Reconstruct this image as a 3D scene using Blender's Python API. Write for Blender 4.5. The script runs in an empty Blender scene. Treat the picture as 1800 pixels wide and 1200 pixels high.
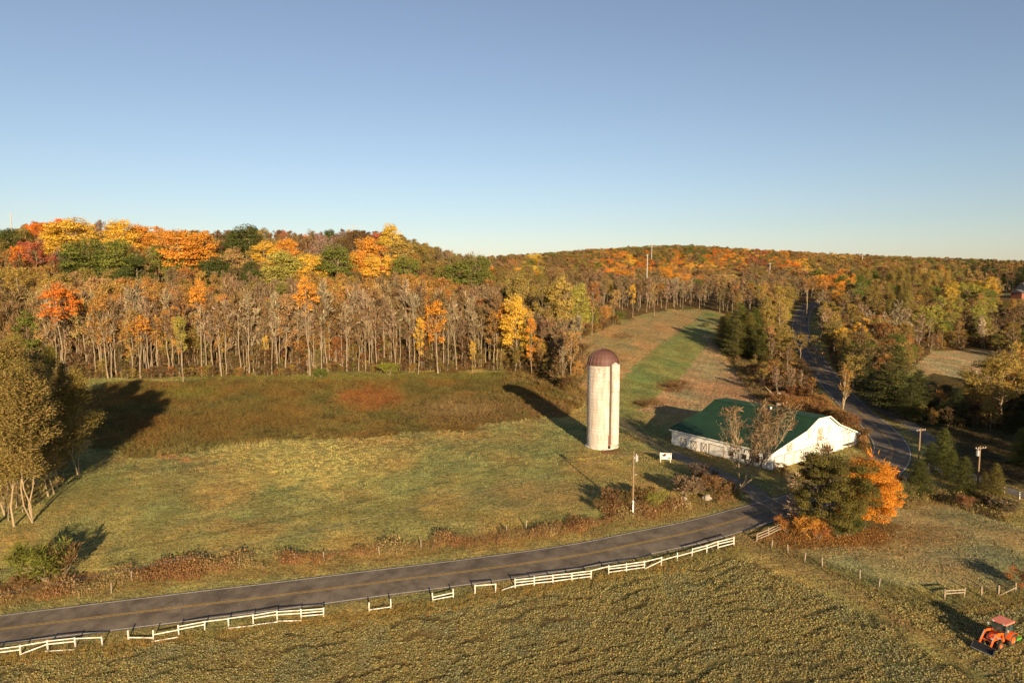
import bpy, bmesh, math, random
import numpy as np
from mathutils import Vector, Matrix, noise as mnoise
R = math.radians
rnd = random.Random(7)
S = bpy.context.scene
COL = S.collection

# ---------------------------------------------------------------- camera, sky, sun, exposure
CAM_H, PITCH, F = 36.0, R(5.95), 1200.0          # F: focal length in pixels of the 1800 x 1200 photograph
cam_d = bpy.data.cameras.new('camera'); cam = bpy.data.objects.new('camera', cam_d); COL.objects.link(cam)
cam.location = (0, 0, CAM_H); cam.rotation_euler = (R(90) - PITCH, 0, 0)
cam_d.sensor_width = 36; cam_d.lens = 24; cam_d.clip_start = 0.5; cam_d.clip_end = 20000
S.camera = cam
SUN_EL, SUN_AZ = R(14.5), R(165)                  # azimuth clockwise from +Y
W = bpy.data.worlds.new('World'); S.world = W; W.use_nodes = True
nt = W.node_tree; bg = nt.nodes['Background']
sk = nt.nodes.new('ShaderNodeTexSky'); sk.sky_type = 'NISHITA'; sk.sun_disc = False
sk.sun_elevation = SUN_EL; sk.sun_rotation = SUN_AZ; sk.altitude = 100
sk.air_density = 1.0; sk.dust_density = 0.25; sk.ozone_density = 3.2
tn = nt.nodes.new('ShaderNodeMix'); tn.data_type = 'RGBA'; tn.blend_type = 'MULTIPLY'; tn.inputs[0].default_value = 1; tn.inputs[7].default_value = (1.01, .93, .925, 1)
h2 = nt.nodes.new('ShaderNodeHueSaturation'); h2.inputs['Saturation'].default_value = .80
nt.links.new(sk.outputs[0], tn.inputs[6]); nt.links.new(tn.outputs[2], h2.inputs['Color']); nt.links.new(h2.outputs[0], bg.inputs[0]); bg.inputs[1].default_value = 0.067
sd = bpy.data.lights.new('sun', 'SUN'); sd.energy = 5.0; sd.angle = R(0.53); sd.color = (1.0, 0.77, 0.48)
sun = bpy.data.objects.new('sun', sd); COL.objects.link(sun)
tosun = Vector((math.sin(SUN_AZ) * math.cos(SUN_EL), math.cos(SUN_AZ) * math.cos(SUN_EL), math.sin(SUN_EL)))
sun.rotation_euler = tosun.to_track_quat('Z', 'Y').to_euler(); sun.location = (60, -80, 90)
S.view_settings.view_transform = 'Standard'; S.view_settings.look = 'None'
S.view_settings.exposure = 0.94; S.view_settings.gamma = 1; S.view_settings.use_curve_mapping = False
S.render.engine = 'CYCLES'; S.cycles.use_denoising = True
S.cycles.max_bounces = 4; S.cycles.diffuse_bounces = 2; S.cycles.transparent_max_bounces = 4

# ---------------------------------------------------------------- photograph <-> world
cp, sp = math.cos(PITCH), math.sin(PITCH)
def ray(px, py):
    a, b = (px - 900) / F, (600 - py) / F
    return np.array([a, cp + b * sp, -sp + b * cp])
def proj(x, y, z):
    dz = np.asarray(z) - CAM_H
    dep = np.maximum(y * cp - dz * sp, 1e-3)
    return 900 + F * x / dep, 600 - F * (y * sp + dz * cp) / dep
# terrain control points: (px, py, z) in the photograph or (X, Y, Z, 'w') in metres
CTRL = [(-150,1180,-6.5),(0,1105,-6),(225,1078,-5.5),(450,1051,-5),(675,1022,-4),(900,993,-3),(1050,970,-2),(1189,940,-1),(1325,904,-.2),
 (300,1200,-6.5),(900,1200,-5),(1400,1200,-3),(1800,1200,-2),(1750,1110,-1.5),(1500,1000,-.8),(1300,960,-1),(1650,1040,-1.2),
 (57,918,-3.5),(0,1000,-5),(400,950,-3.4),(800,900,-2),(250,800,-2),(600,780,-1.2),(900,790,-.3),(0,760,-2),
 (1058,788,0),(1112,908,-.6),(1356,826,0),(1505,793,0),(1180,786,0),(1265,815,0),(1450,930,0),(1570,788,.2),(1548,830,0),(1700,900,0),(1800,950,0),
 (1150,720,.2),(1350,745,.3),(1510,722,1.0),(1447,661,4.2),(1415,605,8.5),(1407,577,11.5),(1412,551,14.5),(1430,537,17),(1300,690,1.5),(1250,640,4.2),
 (200,667,.5),(450,664,.5),(700,655,.5),(885,655,1),(900,700,.2),(60,680,0),
 (1000,605,8),(1100,640,5),(1100,580,11),(1190,548,15),(1245,552,14.6),(1260,600,8.7),(1100,700,1),(1200,600,8.6),
 (1570,722,1),(1680,745,.8),(1800,800,.4),(1660,640,6),(1735,610,8),(1600,570,13),(1500,560,14),(1790,522,22),(1800,620,7.5),(1600,680,3),(1500,523,19),
 (0,645,1),(1930,700,3),(1930,850,.5),(1930,1000,-.5),
 (-420,250,3,'w'),(-200,262,8,'w'),(-100,265,8,'w'),(-45,270,9,'w'),(0,275,11,'w'),
 (-300,330,24,'w'),(-200,330,26,'w'),(-110,330,25,'w'),(-45,330,20,'w'),(0,330,17,'w'),
 (-420,400,38,'w'),(-300,400,43,'w'),(-265,400,48,'w'),(-200,400,42.5,'w'),(-150,400,42,'w'),(-90,400,42,'w'),(-68,400,42,'w'),(-45,400,32,'w'),(-25,400,29,'w'),(0,400,25,'w'),(60,400,20,'w'),(120,400,19,'w'),
 (-350,480,40,'w'),(-200,480,38,'w'),(-100,480,36,'w'),(-20,480,25,'w'),(100,480,18,'w'),(250,450,20,'w'),(350,500,22,'w'),
 (-700,500,38,'w'),(-450,700,25,'w'),(-100,700,20,'w'),(150,700,21,'w'),(450,700,22,'w'),(800,700,25,'w'),
 (0,1000,37,'w'),(250,1000,37,'w'),(500,1000,32,'w'),(750,1000,27,'w'),(-500,1000,25,'w'),
 (-400,1300,35,'w'),(0,1300,44,'w'),(110,1300,54,'w'),(330,1300,66,'w'),(430,1300,59,'w'),(600,1300,50,'w'),(800,1300,42,'w'),(1000,1300,35,'w'),(1600,1300,25,'w'),
 (-800,1700,20,'w'),(300,1700,30,'w'),(1400,1700,20,'w'),(0,3000,-10,'w'),(2500,3000,-10,'w'),(-2500,3000,-10,'w'),(0,6500,-40,'w'),(5000,6500,-40,'w'),(-5000,6500,-40,'w'),
 (-160,0,-8,'w'),(0,0,-7,'w'),(160,0,-4,'w'),(-160,-45,-8,'w'),(160,-45,-5,'w'),(150,60,-2,'w'),(-150,80,-6,'w'),(200,140,0,'w'),(-250,160,-1,'w'),(-150,120,-3,'w')]
P = []
for c in CTRL:
    if len(c) == 4: P.append(c[:3])
    else:
        d = ray(c[0], c[1]); t = (c[2] - CAM_H) / d[2]
        P.append((d[0] * t, d[1] * t, c[2]))
P = np.array(P, float)
def uv(x, y):
    q = np.maximum(np.asarray(y, float) + 70, 5)
    return np.asarray(x, float) / q * 1.5, np.log(q) * 1.2
PU, PV = uv(P[:, 0], P[:, 1])
def kern(r2): return np.where(r2 > 1e-12, 0.5 * r2 * np.log(r2 + 1e-12), 0)
NP_ = n = len(P)
A = np.zeros((n + 3, n + 3))
A[:n, :n] = kern((PU[:, None] - PU) ** 2 + (PV[:, None] - PV) ** 2) + np.eye(n) * 2e-3
A[:n, n] = 1; A[:n, n + 1] = PU; A[:n, n + 2] = PV; A[n:, :n] = A[:n, n:].T
wt = np.linalg.solve(A, np.concatenate([P[:, 2], [0, 0, 0]]))
def gz(x, y):
    u, v = uv(x, y); sh = np.shape(u); u = np.ravel(u); v = np.ravel(v); out = np.empty(len(u))
    for i in range(0, len(u), 20000):
        a, b = u[i:i+20000], v[i:i+20000]
        out[i:i+20000] = kern((a[:, None] - PU) ** 2 + (b[:, None] - PV) ** 2) @ wt[:NP_] + wt[NP_] + wt[NP_+1] * a + wt[NP_+2] * b
    out = np.clip(out, -45, 90)
    return out.reshape(sh) if sh else float(out[0])
TS = np.geomspace(25, 4000, 900)
def at(px, py):
    """where the line of sight through a pixel meets the ground"""
    d = ray(px, py); p = d[None, :] * TS[:, None]
    h = p[:, 2] + CAM_H - gz(p[:, 0], p[:, 1])
    k = np.nonzero(h < 0)[0]
    if not len(k): k = [len(TS) - 1]
    i = max(k[0], 1); f = h[i-1] / (h[i-1] - h[i] + 1e-9); t = TS[i-1] + (TS[i] - TS[i-1]) * f
    x, y = d[0] * t, d[1] * t
    return Vector((x, y, gz(x, y)))
def at_depth(px, Y):
    x = (px - 900) / F * (Y * cp + (CAM_H - gz((px - 900) / F * Y, Y)) * sp)
    return Vector((x, Y, gz(x, Y)))
def at_top(px, ytop, h, y0=225, y1=460):
    """ground point from which something h tall reaches the picture row ytop"""
    ys = np.linspace(y0, y1, 240); xs = (px - 900) / F * ys
    for _ in range(2):
        zs = gz(xs, ys); xs = (px - 900) / F * (ys * cp - (zs + h - CAM_H) * sp)
    _, py = proj(xs, ys, zs + h)
    i = int(np.argmin(np.abs(py - ytop))); return Vector((xs[i], ys[i], zs[i]))

# ---------------------------------------------------------------- helpers
def tag(o, label=None, cat=None, group=None, kind=None):
    if label: o['label'] = label
    if cat: o['category'] = cat
    if group: o['group'] = group
    if kind: o['kind'] = kind
    return o
def link(name, me, parent=None, mat=None, loc=None):
    o = bpy.data.objects.new(name, me); COL.objects.link(o)
    if mat is not None and me is not None and not me.materials: me.materials.append(mat)
    if parent: o.parent = parent
    if loc is not None: o.location = loc
    return o
def empty(name, loc, rz=0, scale=1):
    o = bpy.data.objects.new(name, None); COL.objects.link(o); o.location = loc; o.rotation_euler = (0, 0, rz)
    o.scale = (scale,) * 3 if not isinstance(scale, tuple) else scale
    o.empty_display_size = .1
    return o
def np_mesh(name, V, Fc, mats=(), midx=None, tint=None, smooth=False):
    V = np.asarray(V, np.float32); Fc = np.asarray(Fc, np.int32)
    me = bpy.data.meshes.new(name); k = Fc.shape[1]; m = len(Fc)
    me.vertices.add(len(V)); me.vertices.foreach_set('co', V.ravel())
    me.loops.add(m * k); me.loops.foreach_set('vertex_index', Fc.ravel())
    me.polygons.add(m); me.polygons.foreach_set('loop_start', np.arange(m, dtype=np.int32) * k)
    for a in mats: me.materials.append(a)
    if midx is not None: me.polygons.foreach_set('material_index', np.asarray(midx, np.int32))
    if tint is not None:
        at_ = me.attributes.new('tint', 'FLOAT', 'FACE'); at_.data.foreach_set('value', np.asarray(tint, np.float32))
    me.update(calc_edges=True)
    if smooth: me.shade_smooth()
    return me
class MB:
    """collects shapes into one mesh"""
    def __init__(s): s.v = []; s.f = []
    def add(s, vs, fs):
        b = len(s.v); s.v += [tuple(v) for v in vs]; s.f += [tuple(i + b for i in f) for f in fs]; return s
    def box(s, x0, x1, y0, y1, z0, z1):
        return s.add([(x0,y0,z0),(x1,y0,z0),(x1,y1,z0),(x0,y1,z0),(x0,y0,z1),(x1,y0,z1),(x1,y1,z1),(x0,y1,z1)],
              [(0,3,2,1),(4,5,6,7),(0,1,5,4),(1,2,6,5),(2,3,7,6),(3,0,4,7)])
    def bar(s, a, b, w, h, up=(0,0,1)):
        a, b, up = Vector(a), Vector(b), Vector(up); d = (b - a).normalized()
        if abs(d.dot(up)) > .98: up = Vector((1,0,0))
        x = d.cross(up).normalized() * w / 2; y = x.normalized().cross(d).normalized() * h / 2
        vs = [p + i * x + j * y for p in (a, b) for i, j in ((-1,-1),(1,-1),(1,1),(-1,1))]
        return s.add(vs, [(0,1,2,3),(7,6,5,4),(0,4,5,1),(1,5,6,2),(2,6,7,3),(3,7,4,0)])
    def tube(s, pts, rad, k=8, cap=True):
        pts = [Vector(p) for p in pts]; b = len(s.v)
        if not hasattr(rad, '__len__'): rad = [rad] * len(pts)
        d0 = (pts[-1] - pts[0]).normalized(); ref = Vector((1,0,0)) if abs(d0.z) > .8 else Vector((0,0,1))
        for i, p in enumerate(pts):
            d = (pts[min(i+1, len(pts)-1)] - pts[max(i-1, 0)]).normalized()
            x = d.cross(ref).normalized(); y = d.cross(x)
            for j in range(k):
                a = 2 * math.pi * j / k; s.v.append(tuple(p + (x * math.cos(a) + y * math.sin(a)) * rad[i]))
        for i in range(len(pts) - 1):
            for j in range(k):
                s.f.append((b+i*k+j, b+i*k+(j+1)%k, b+(i+1)*k+(j+1)%k, b+(i+1)*k+j))
        if cap:
            s.f.append(tuple(b + j for j in range(k))[::-1]); s.f.append(tuple(b + (len(pts)-1)*k + j for j in range(k)))
        return s
    def prism(s, poly, axis, a, b):
        """polygon in the plane across the axis, pushed from a to b"""
        f = {'x': lambda p, t: (t, p[0], p[1]), 'y': lambda p, t: (p[0], t, p[1]), 'z': lambda p, t: (p[0], p[1], t)}[axis]
        m = len(poly)
        return s.add([f(p, a) for p in poly] + [f(p, b) for p in poly],
              [tuple(range(m))[::-1], tuple(range(m, 2*m))] + [(i, (i+1)%m, m+(i+1)%m, m+i) for i in range(m)])
    def lathe(s, prof, k=32, c=(0,0,0), axis='z'):
        b = len(s.v)
        for r, h in prof:
            for j in range(k):
                a = 2*math.pi*j/k; x, y = r*math.cos(a), r*math.sin(a)
                s.v.append((c[0]+x, c[1]+y, c[2]+h) if axis == 'z' else (c[0]+x, c[1]+h, c[2]+y))
        for i in range(len(prof)-1):
            for j in range(k): s.f.append((b+i*k+j, b+i*k+(j+1)%k, b+(i+1)*k+(j+1)%k, b+(i+1)*k+j))
        return s
    def mesh(s, name, mat=None, smooth=False, bevel=0):
        me = bpy.data.meshes.new(name); me.from_pydata(s.v, [], s.f)
        bm = bmesh.new(); bm.from_mesh(me)
        if bevel: bmesh.ops.bevel(bm, geom=list(bm.edges), offset=bevel, segments=2, affect='EDGES', profile=.6)
        bmesh.ops.recalc_face_normals(bm, faces=bm.faces); bm.to_mesh(me); bm.free()
        if mat: me.materials.append(mat)
        if smooth: me.shade_smooth()
        return me
    def obj(s, name, mat, parent=None, loc=None, smooth=False, bevel=0):
        return link(name, s.mesh(name, mat, smooth, bevel), parent, None, loc)

# ---------------------------------------------------------------- materials
def new_mat(name):
    m = bpy.data.materials.new(name); m.use_nodes = True
    return m, m.node_tree, m.node_tree.nodes['Principled BSDF']
def N(t, kind, **kw):
    nd = t.nodes.new(kind)
    for k, v in kw.items(): setattr(nd, k, v)
    return nd
def mixc(t, fac, a, b, mode='MIX'):
    m = N(t, 'ShaderNodeMix', data_type='RGBA', blend_type=mode)
    for sock, v in ((m.inputs[0], fac), (m.inputs[6], a), (m.inputs[7], b)):
        if hasattr(v, 'is_linked') or hasattr(v, 'node'): t.links.new(v, sock)
        elif isinstance(v, (int, float)): sock.default_value = v
        else: sock.default_value = (*v, 1)
    return m.outputs[2]
def noise(t, scale, detail=4, vec=None, rough=.6, dist=0):
    nd = N(t, 'ShaderNodeTexNoise'); nd.inputs['Scale'].default_value = scale; nd.inputs['Detail'].default_value = detail
    nd.inputs['Roughness'].default_value = rough; nd.inputs['Distortion'].default_value = dist
    if vec is not None: t.links.new(vec, nd.inputs['Vector'])
    return nd.outputs[0]
def ramp(t, src, a, b, lo=0., hi=1.):
    m = N(t, 'ShaderNodeMapRange'); t.links.new(src, m.inputs[0])
    for i, v in zip((1, 2, 3, 4), (a, b, lo, hi)): m.inputs[i].default_value = v
    return m.outputs[0]
def plain(name, col, rough=.7, var=.25, scale=6, col2=None, bump=0., metal=0., spec=.3, stretch=None):
    m, t, b = new_mat(name); tc = N(t, 'ShaderNodeTexCoord'); v = tc.outputs['Object']
    if stretch:
        mp = N(t, 'ShaderNodeMapping'); mp.inputs['Scale'].default_value = stretch; t.links.new(v, mp.inputs[0]); v = mp.outputs[0]
    nz = noise(t, scale, 5, v); f = ramp(t, nz, .35, .68)
    c2 = col2 if col2 else tuple(c * (1 - var) for c in col)
    c = mixc(t, f, c2, col); t.links.new(c, b.inputs['Base Color'])
    b.inputs['Roughness'].default_value = rough; b.inputs['Metallic'].default_value = metal; b.inputs['Specular IOR Level'].default_value = spec
    if bump:
        bp = N(t, 'ShaderNodeBump'); bp.inputs['Strength'].default_value = 1; bp.inputs['Distance'].default_value = bump
        t.links.new(nz, bp.inputs['Height']); t.links.new(bp.outputs[0], b.inputs['Normal'])
    return m
M = {}
M['white'] = plain('white_weathered_paint', (.78,.75,.68), .7, .2, 2.0, (.62,.57,.48))
M['fence'] = plain('fence_paint', (.74,.71,.64), .75, .2, 3.0, (.45,.40,.32))
M['siding'] = plain('white_barn_siding', (.80,.78,.73), .7, .1, .8, (.70,.67,.60), bump=.01)
M['grey_wood'] = plain('weathered_wood', (.34,.27,.19), .85, .3, 8, (.22,.17,.12))
M['pole'] = plain('pole_wood', (.27,.18,.11), .85, .3, 3, (.2,.13,.08), stretch=(3,3,.3))
M['black'] = plain('black_paint', (.03,.03,.035), .5, .2)
M['dark'] = plain('dark_opening', (.02,.018,.016), .9, .2)
M['mast'] = plain('weathered_mast', (.42,.39,.35), .7, .15)
M['steel'] = plain('galvanised_steel', (.55,.55,.54), .45, .15, metal=.6)
M['pale'] = plain('pale_enamel', (.7,.7,.68), .4, .1)
M['orange'] = plain('orange_paint', (.82,.13,.015), .32, .15, 4, spec=.5)
M['orange_roof'] = plain('faded_orange_paint', (.75,.22,.12), .45, .15, 4, spec=.5)
M['tyre'] = plain('tyre_rubber', (.025,.025,.024), .8, .4, 12, (.05,.042,.03))
M['green_paint'] = plain('green_implement_paint', (.10,.34,.03), .4, .2)
M['yellow_paint'] = plain('yellow_implement_paint', (.6,.5,.05), .4, .2)
M['brick'] = plain('red_brick', (.30,.12,.08), .85, .3, 9, (.2,.08,.055))
M['slate'] = plain('grey_shingles', (.12,.12,.13), .8, .3, 9)
M['rock'] = plain('rock', (.42,.36,.29), .9, .4, 2.5, (.2,.17,.14), bump=.15)
M['wire'] = plain('cable', (.05,.05,.05), .6, .1)
M['bark'] = plain('bark', (.32,.25,.165), .9, .3, 1.2, (.20,.15,.095), stretch=(1,1,.25))
M['gold_bark'] = plain('golden_bark', (.40,.30,.18), .9, .3, 1.2, (.26,.19,.11), stretch=(1,1,.25))  # paler, more golden tone than the plain bark
M['dark_bark'] = plain('dark_bark', (.13,.095,.07), .9, .3, 1.2, (.08,.06,.045), stretch=(1,1,.25))
M['glass'], t_, b_ = new_mat('tinted_cab_glass')
b_.inputs['Base Color'].default_value = (.04,.07,.065,1); b_.inputs['Roughness'].default_value = .08; b_.inputs['Specular IOR Level'].default_value = .8
# foliage: colour given per tree ("leafcol") and varied leaf by leaf ("tint")
def leaf_mat(name, transl=.25, rough=.65, lo=.55, hi=1.5, hue=.022):
    m, t, b = new_mat(name)
    a = N(t, 'ShaderNodeAttribute', attribute_type='INSTANCER', attribute_name='leafcol')
    ti = N(t, 'ShaderNodeAttribute', attribute_type='GEOMETRY', attribute_name='tint')
    bright = ramp(t, ti.outputs['Fac'], 0, 1, lo, hi)
    hs = N(t, 'ShaderNodeHueSaturation'); t.links.new(a.outputs['Color'], hs.inputs['Color'])
    sep = N(t, 'ShaderNodeMath', operation='FRACT'); ml = N(t, 'ShaderNodeMath', operation='MULTIPLY'); ml.inputs[1].default_value = 37.7
    t.links.new(ti.outputs['Fac'], ml.inputs[0]); t.links.new(ml.outputs[0], sep.inputs[0])
    t.links.new(ramp(t, sep.outputs[0], 0, 1, .5 - hue, .5 + hue), hs.inputs['Hue']); t.links.new(bright, hs.inputs['Value'])
    t.links.new(hs.outputs[0], b.inputs['Base Color']); b.inputs['Roughness'].default_value = rough; b.inputs['Specular IOR Level'].default_value = .15
    tr = N(t, 'ShaderNodeBsdfTranslucent'); t.links.new(hs.outputs[0], tr.inputs['Color'])
    mx = N(t, 'ShaderNodeMixShader'); mx.inputs[0].default_value = transl
    t.links.new(b.outputs[0], mx.inputs[1]); t.links.new(tr.outputs[0], mx.inputs[2])
    t.links.new(mx.outputs[0], t.nodes['Material Output'].inputs['Surface'])
    return m
M['leaf'] = leaf_mat('leaves'); M['twig'] = leaf_mat('twigs', .0, .9); M['blade'] = leaf_mat('grass_blades', .45, .8, .84, 1.16, .008)

# ---------------------------------------------------------------- ground
def inpoly(px, py, poly):
    px = np.asarray(px, float); py = np.asarray(py, float); r = np.zeros(px.shape, bool); m = len(poly)
    for i in range(m):
        x0, y0 = poly[i]; x1, y1 = poly[(i + 1) % m]
        c = (y0 > py) != (y1 > py)
        r ^= c & (px < (x1 - x0) * (py - y0) / (y1 - y0 + 1e-9) + x0)
    return r
_r = np.random.RandomState(5)
_W = [(_r.normal(0, 1, (10, 2)), _r.uniform(0, 6.28, 10)) for _ in range(6)]
def wob(x, y, size, k=0):
    """smooth random field, about -1..1, features of the given size in metres"""
    d, ph = _W[k]; o = 0
    for i in range(10): o = o + np.sin((x * d[i, 0] + y * d[i, 1]) * 3.0 / size + ph[i])
    return o / 3.2
ROAD_PX = [(-260,1135),(0,1106),(225,1079),(450,1052),(675,1023),(900,994),(1050,971),(1189,942),(1255,926),(1325,905),(1395,886),(1470,864),(1530,840),(1563,812),(1568,788),(1560,772),(1541,750),(1510,724),(1482,697),(1460,672),(1445,652),(1430,630),(1414,604),(1407,577),(1411,553),(1420,540),(1445,531),(1480,526)]
def spline(pts, step=1.5):
    p = np.array([[q[0], q[1]] for q in pts]); out = []
    for i in range(len(p) - 1):
        a, b, c, d = p[max(i-1, 0)], p[i], p[i+1], p[min(i+2, len(p)-1)]
        m = max(2, int(np.linalg.norm(c - b) / step))
        for t in np.arange(m) / m:
            out.append(.5 * ((2*b) + (c-a)*t + (2*a-5*b+4*c-d)*t*t + (3*b-a-3*c+d)*t**3))
    out.append(p[-1]); out = np.array(out)
    for _ in range(6): out[1:-1] = .25 * out[:-2] + .5 * out[1:-1] + .25 * out[2:]
    return out
ROAD = spline([at(*q) for q in ROAD_PX])
DRIVE = spline([at(*q) for q in [(1335,903),(1345,885),(1330,865),(1290,845),(1240,822),(1200,806),(1160,785),(1120,760),(1085,735)]])
LANE = spline([at(*q) for q in [(1590,850),(1625,826),(1655,815),(1720,842),(1800,872),(1880,890)]])
LANE2 = spline([at(*q) for q in [(1516,704),(1545,716),(1585,738),(1625,765),(1660,800)]])
TRACK = spline([at(*q) for q in [(1285,935),(1350,965),(1440,1006),(1540,1054),(1630,1102),(1720,1156),(1790,1200)]])
def dist_to(x, y, line):
    x = np.ravel(x); y = np.ravel(y); o = np.full(len(x), 1e9); L = line[::2]
    for q in L: o = np.minimum(o, (x - q[0]) ** 2 + (y - q[1]) ** 2)
    return np.sqrt(o)
C_MEADOW=(.275,.235,.095); C_ROUGH=(.145,.105,.034); C_CROP=(.125,.105,.05); C_VERGE=(.22,.195,.08); C_RUST=(.22,.135,.05)
C_STRAW=(.33,.235,.12); C_STRIPG=(.195,.21,.08); C_STRIPT=(.34,.245,.145); C_PADD=(.27,.235,.125); C_LITTER=(.13,.085,.038); C_LEAF=(.20,.135,.055)
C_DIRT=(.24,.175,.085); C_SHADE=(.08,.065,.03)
ZONES = [
 (C_ROUGH, [(120,705),(190,672),(300,668),(640,658),(880,656),(1000,690),(1030,712),(985,735),(900,748),(800,757),(600,773),(420,790),(300,803),(205,800),(160,790)], 6),
 (C_STRAW, [(990,612),(1030,590),(1100,566),(1180,545),(1245,548),(1225,565),(1190,590),(1150,618),(1110,650),(1090,700),(1060,720),(1010,700),(985,660)], 2),
 (C_STRIPG, [(1240,547),(1275,554),(1250,580),(1246,605),(1225,640),(1195,670),(1160,700),(1120,735),(1080,750),(1060,715),(1092,665),(1138,622),(1185,588),(1222,562)], 2),
 (C_STRIPT, [(1238,582),(1262,610),(1290,650),(1330,685),(1345,720),(1290,735),(1240,730),(1195,728),(1165,722),(1120,722),(1150,700),(1185,672),(1215,642),(1240,608)], 2),
 (C_DIRT, [(1190,590),(1228,566),(1240,590),(1225,598),(1150,650),(1100,660)], 2) if False else (C_STRIPG, [(0,0),(1,0),(1,1)], 1),
 (C_CROP, [(-200,1165),(0,1160),(200,1140),(430,1110),(600,1096),(850,1050),(1100,1010),(1270,975),(1320,990),(1410,1028),(1510,1078),(1600,1128),(1690,1185),(1800,1280),(-300,1300)], 2.5),
 (C_CROP, [(1470,1010),(1570,1040),(1660,1060),(1830,1055),(1830,1250),(1720,1180),(1640,1120),(1560,1070)], 2),
 (C_PADD, [(1370,955),(1400,935),(1500,900),(1570,870),(1640,868),(1720,890),(1800,930),(1900,960),(1900,1040),(1700,1035),(1560,1030),(1450,998)], 3),
 (C_LEAF, [(1340,938),(1400,920),(1530,910),(1575,925),(1560,945),(1500,962),(1420,962),(1360,956)], 3),
 ((.37,.27,.165), [(1600,632),(1640,618),(1730,612),(1790,640),(1760,678),(1680,676),(1612,655)], 3),
]
FOREST_EDGE = [(-300,645),(-100,650),(60,668),(130,664),(200,664),(350,662),(500,660),(620,653),(750,652),(880,650),(960,668),(1000,690),(1020,660),(1000,625),(1010,603),(1035,588),(1090,566),(1130,552),(1180,543),(1245,545),(1290,556)]
FE = [at(*q) for q in FOREST_EDGE]
WOODS = [(p.x, p.y) for p in FE] + [(FE[-1].x + 40, FE[-1].y + 25), (700, 420), (3000, 2500), (-3000, 2500), (-700, 260)]
EAST_PX = [(1262,560),(1290,545),(1385,528),(1400,600),(1425,660),(1450,700),(1400,705),(1350,700),(1320,672),(1285,640),(1262,605)]
EAST_TR = [(1347,640),(1350,560),(1355,538),(1385,528),(1400,600),(1425,660),(1440,695),(1400,700),(1345,695),(1318,668),(1325,650)]
EAST2_PX = [(1440,560),(1450,530),(1560,515),(1700,520),(1900,530),(1900,640),(1790,640),(1730,612),(1640,616),(1600,650),(1560,700),(1500,715),(1462,640)]
def ground_color(x, y):
    z = gz(x, y); px, py = proj(x, y, z)
    base = np.array(C_MEADOW)[None] * np.ones((len(x), 3))
    def put(mask, c): base[mask] = np.array(c)
    for c, poly, s in ZONES:
        sc = 1200 / np.maximum(y, 30)
        ax = px + wob(x, y, s * 2, 0) * s * sc * .35; ay = py + wob(x, y, s * 2, 1) * s * sc * .12
        put(inpoly(ax, ay, poly) & (y > 20), c)
    w = inpoly(x + wob(x, y, 8, 2) * 1.5, y + wob(x, y, 8, 3) * 1.5, WOODS); put(w, C_LITTER)
    for pl in (EAST_PX, EAST2_PX): put(inpoly(px, py, pl) & (y > 60), C_LITTER)
    # far side of the right valley, tree shade painted into the ground as a dark colour
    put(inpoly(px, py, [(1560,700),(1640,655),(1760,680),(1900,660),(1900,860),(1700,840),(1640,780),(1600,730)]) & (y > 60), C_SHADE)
    # patches
    f = np.clip(wob(x, y, 14, 0) * .5 + .5, 0, 1)[:, None]; g = np.clip(wob(x, y, 5, 3) * .5 + .5, 0, 1)[:, None]
    brown = base * np.array([1.14, .98, .88]); green = base * np.array([.84, .98, .93])
    base = brown * f + green * (1 - f); base *= (.86 + .28 * g)
    def patch(cx, cy, rx, ry, c, k=.8):
        nonlocal base
        d = ((px - cx) / rx) ** 2 + ((py - cy) / ry) ** 2 + wob(x, y, 3, 4) * .35
        m = (np.clip(1.25 - d, 0, 1) * k * (y > 20))[:, None]; base = base * (1 - m) + np.array(c) * m
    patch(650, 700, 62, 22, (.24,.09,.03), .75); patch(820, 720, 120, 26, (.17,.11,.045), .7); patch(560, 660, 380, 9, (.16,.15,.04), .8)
    patch(530, 815, 150, 42, (.42,.35,.12), .8); patch(540, 800, 260, 18, (.33,.28,.10), .6); patch(330, 820, 110, 16, (.22,.19,.08), .4)  # first golden patch is sunlight painted into the meadow colour
    patch(330, 690, 60, 12, (.16,.15,.03), .6); patch(250, 745, 60, 18, (.17,.075,.02), .5); patch(420, 740, 200, 25, (.14,.085,.024), .5)
    patch(800, 720, 60, 10, (.30,.20,.09), .35); patch(300, 803, 30, 5, (.42,.22,.10), .8); patch(330, 808, 14, 5, (.42,.22,.10), .8)
    patch(860, 780, 160, 10, (.23,.20,.08), .5); patch(950, 870, 120, 30, (.24,.19,.085), .55); patch(420, 925, 130, 16, (.26,.17,.07), .6)
    patch(700, 905, 200, 20, (.20,.17,.06), .5); patch(150, 850, 110, 60, (.17,.19,.075), .6); patch(1000, 920, 120, 20, (.17,.17,.06), .4)
    patch(950, 660, 60, 14, (.28,.18,.075), .6); patch(960, 720, 50, 15, (.20,.12,.05), .6)
    patch(1185, 678, 36, 11, (.15,.075,.03), .95); patch(1140, 708, 28, 9, (.15,.085,.035), .95); patch(1095, 590, 26, 5, (.13,.08,.03), .8)
    patch(1090, 745, 50, 30, (.20,.19,.07), .6); patch(1290, 690, 70, 30, (.27,.155,.09), .5); patch(1180, 735, 60, 14, (.34,.24,.11), .7)
    patch(1390, 720, 90, 18, (.24,.11,.045), .8); patch(1490, 745, 60, 25, (.20,.10,.04), .7); patch(1240, 570, 26, 12, (.24,.24,.13), .6)
    patch(1600, 940, 120, 22, (.19,.115,.05), .45); patch(1700, 975, 110, 22, (.22,.20,.12), .5); patch(1075, 793, 24, 6, (.22,.11,.06), .85)
    patch(1280, 858, 60, 12, (.15,.12,.05), .5); patch(1610, 880, 60, 12, (.20,.12,.03), .6); patch(1580, 735, 40, 30, (.11,.10,.06), .5)
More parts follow.
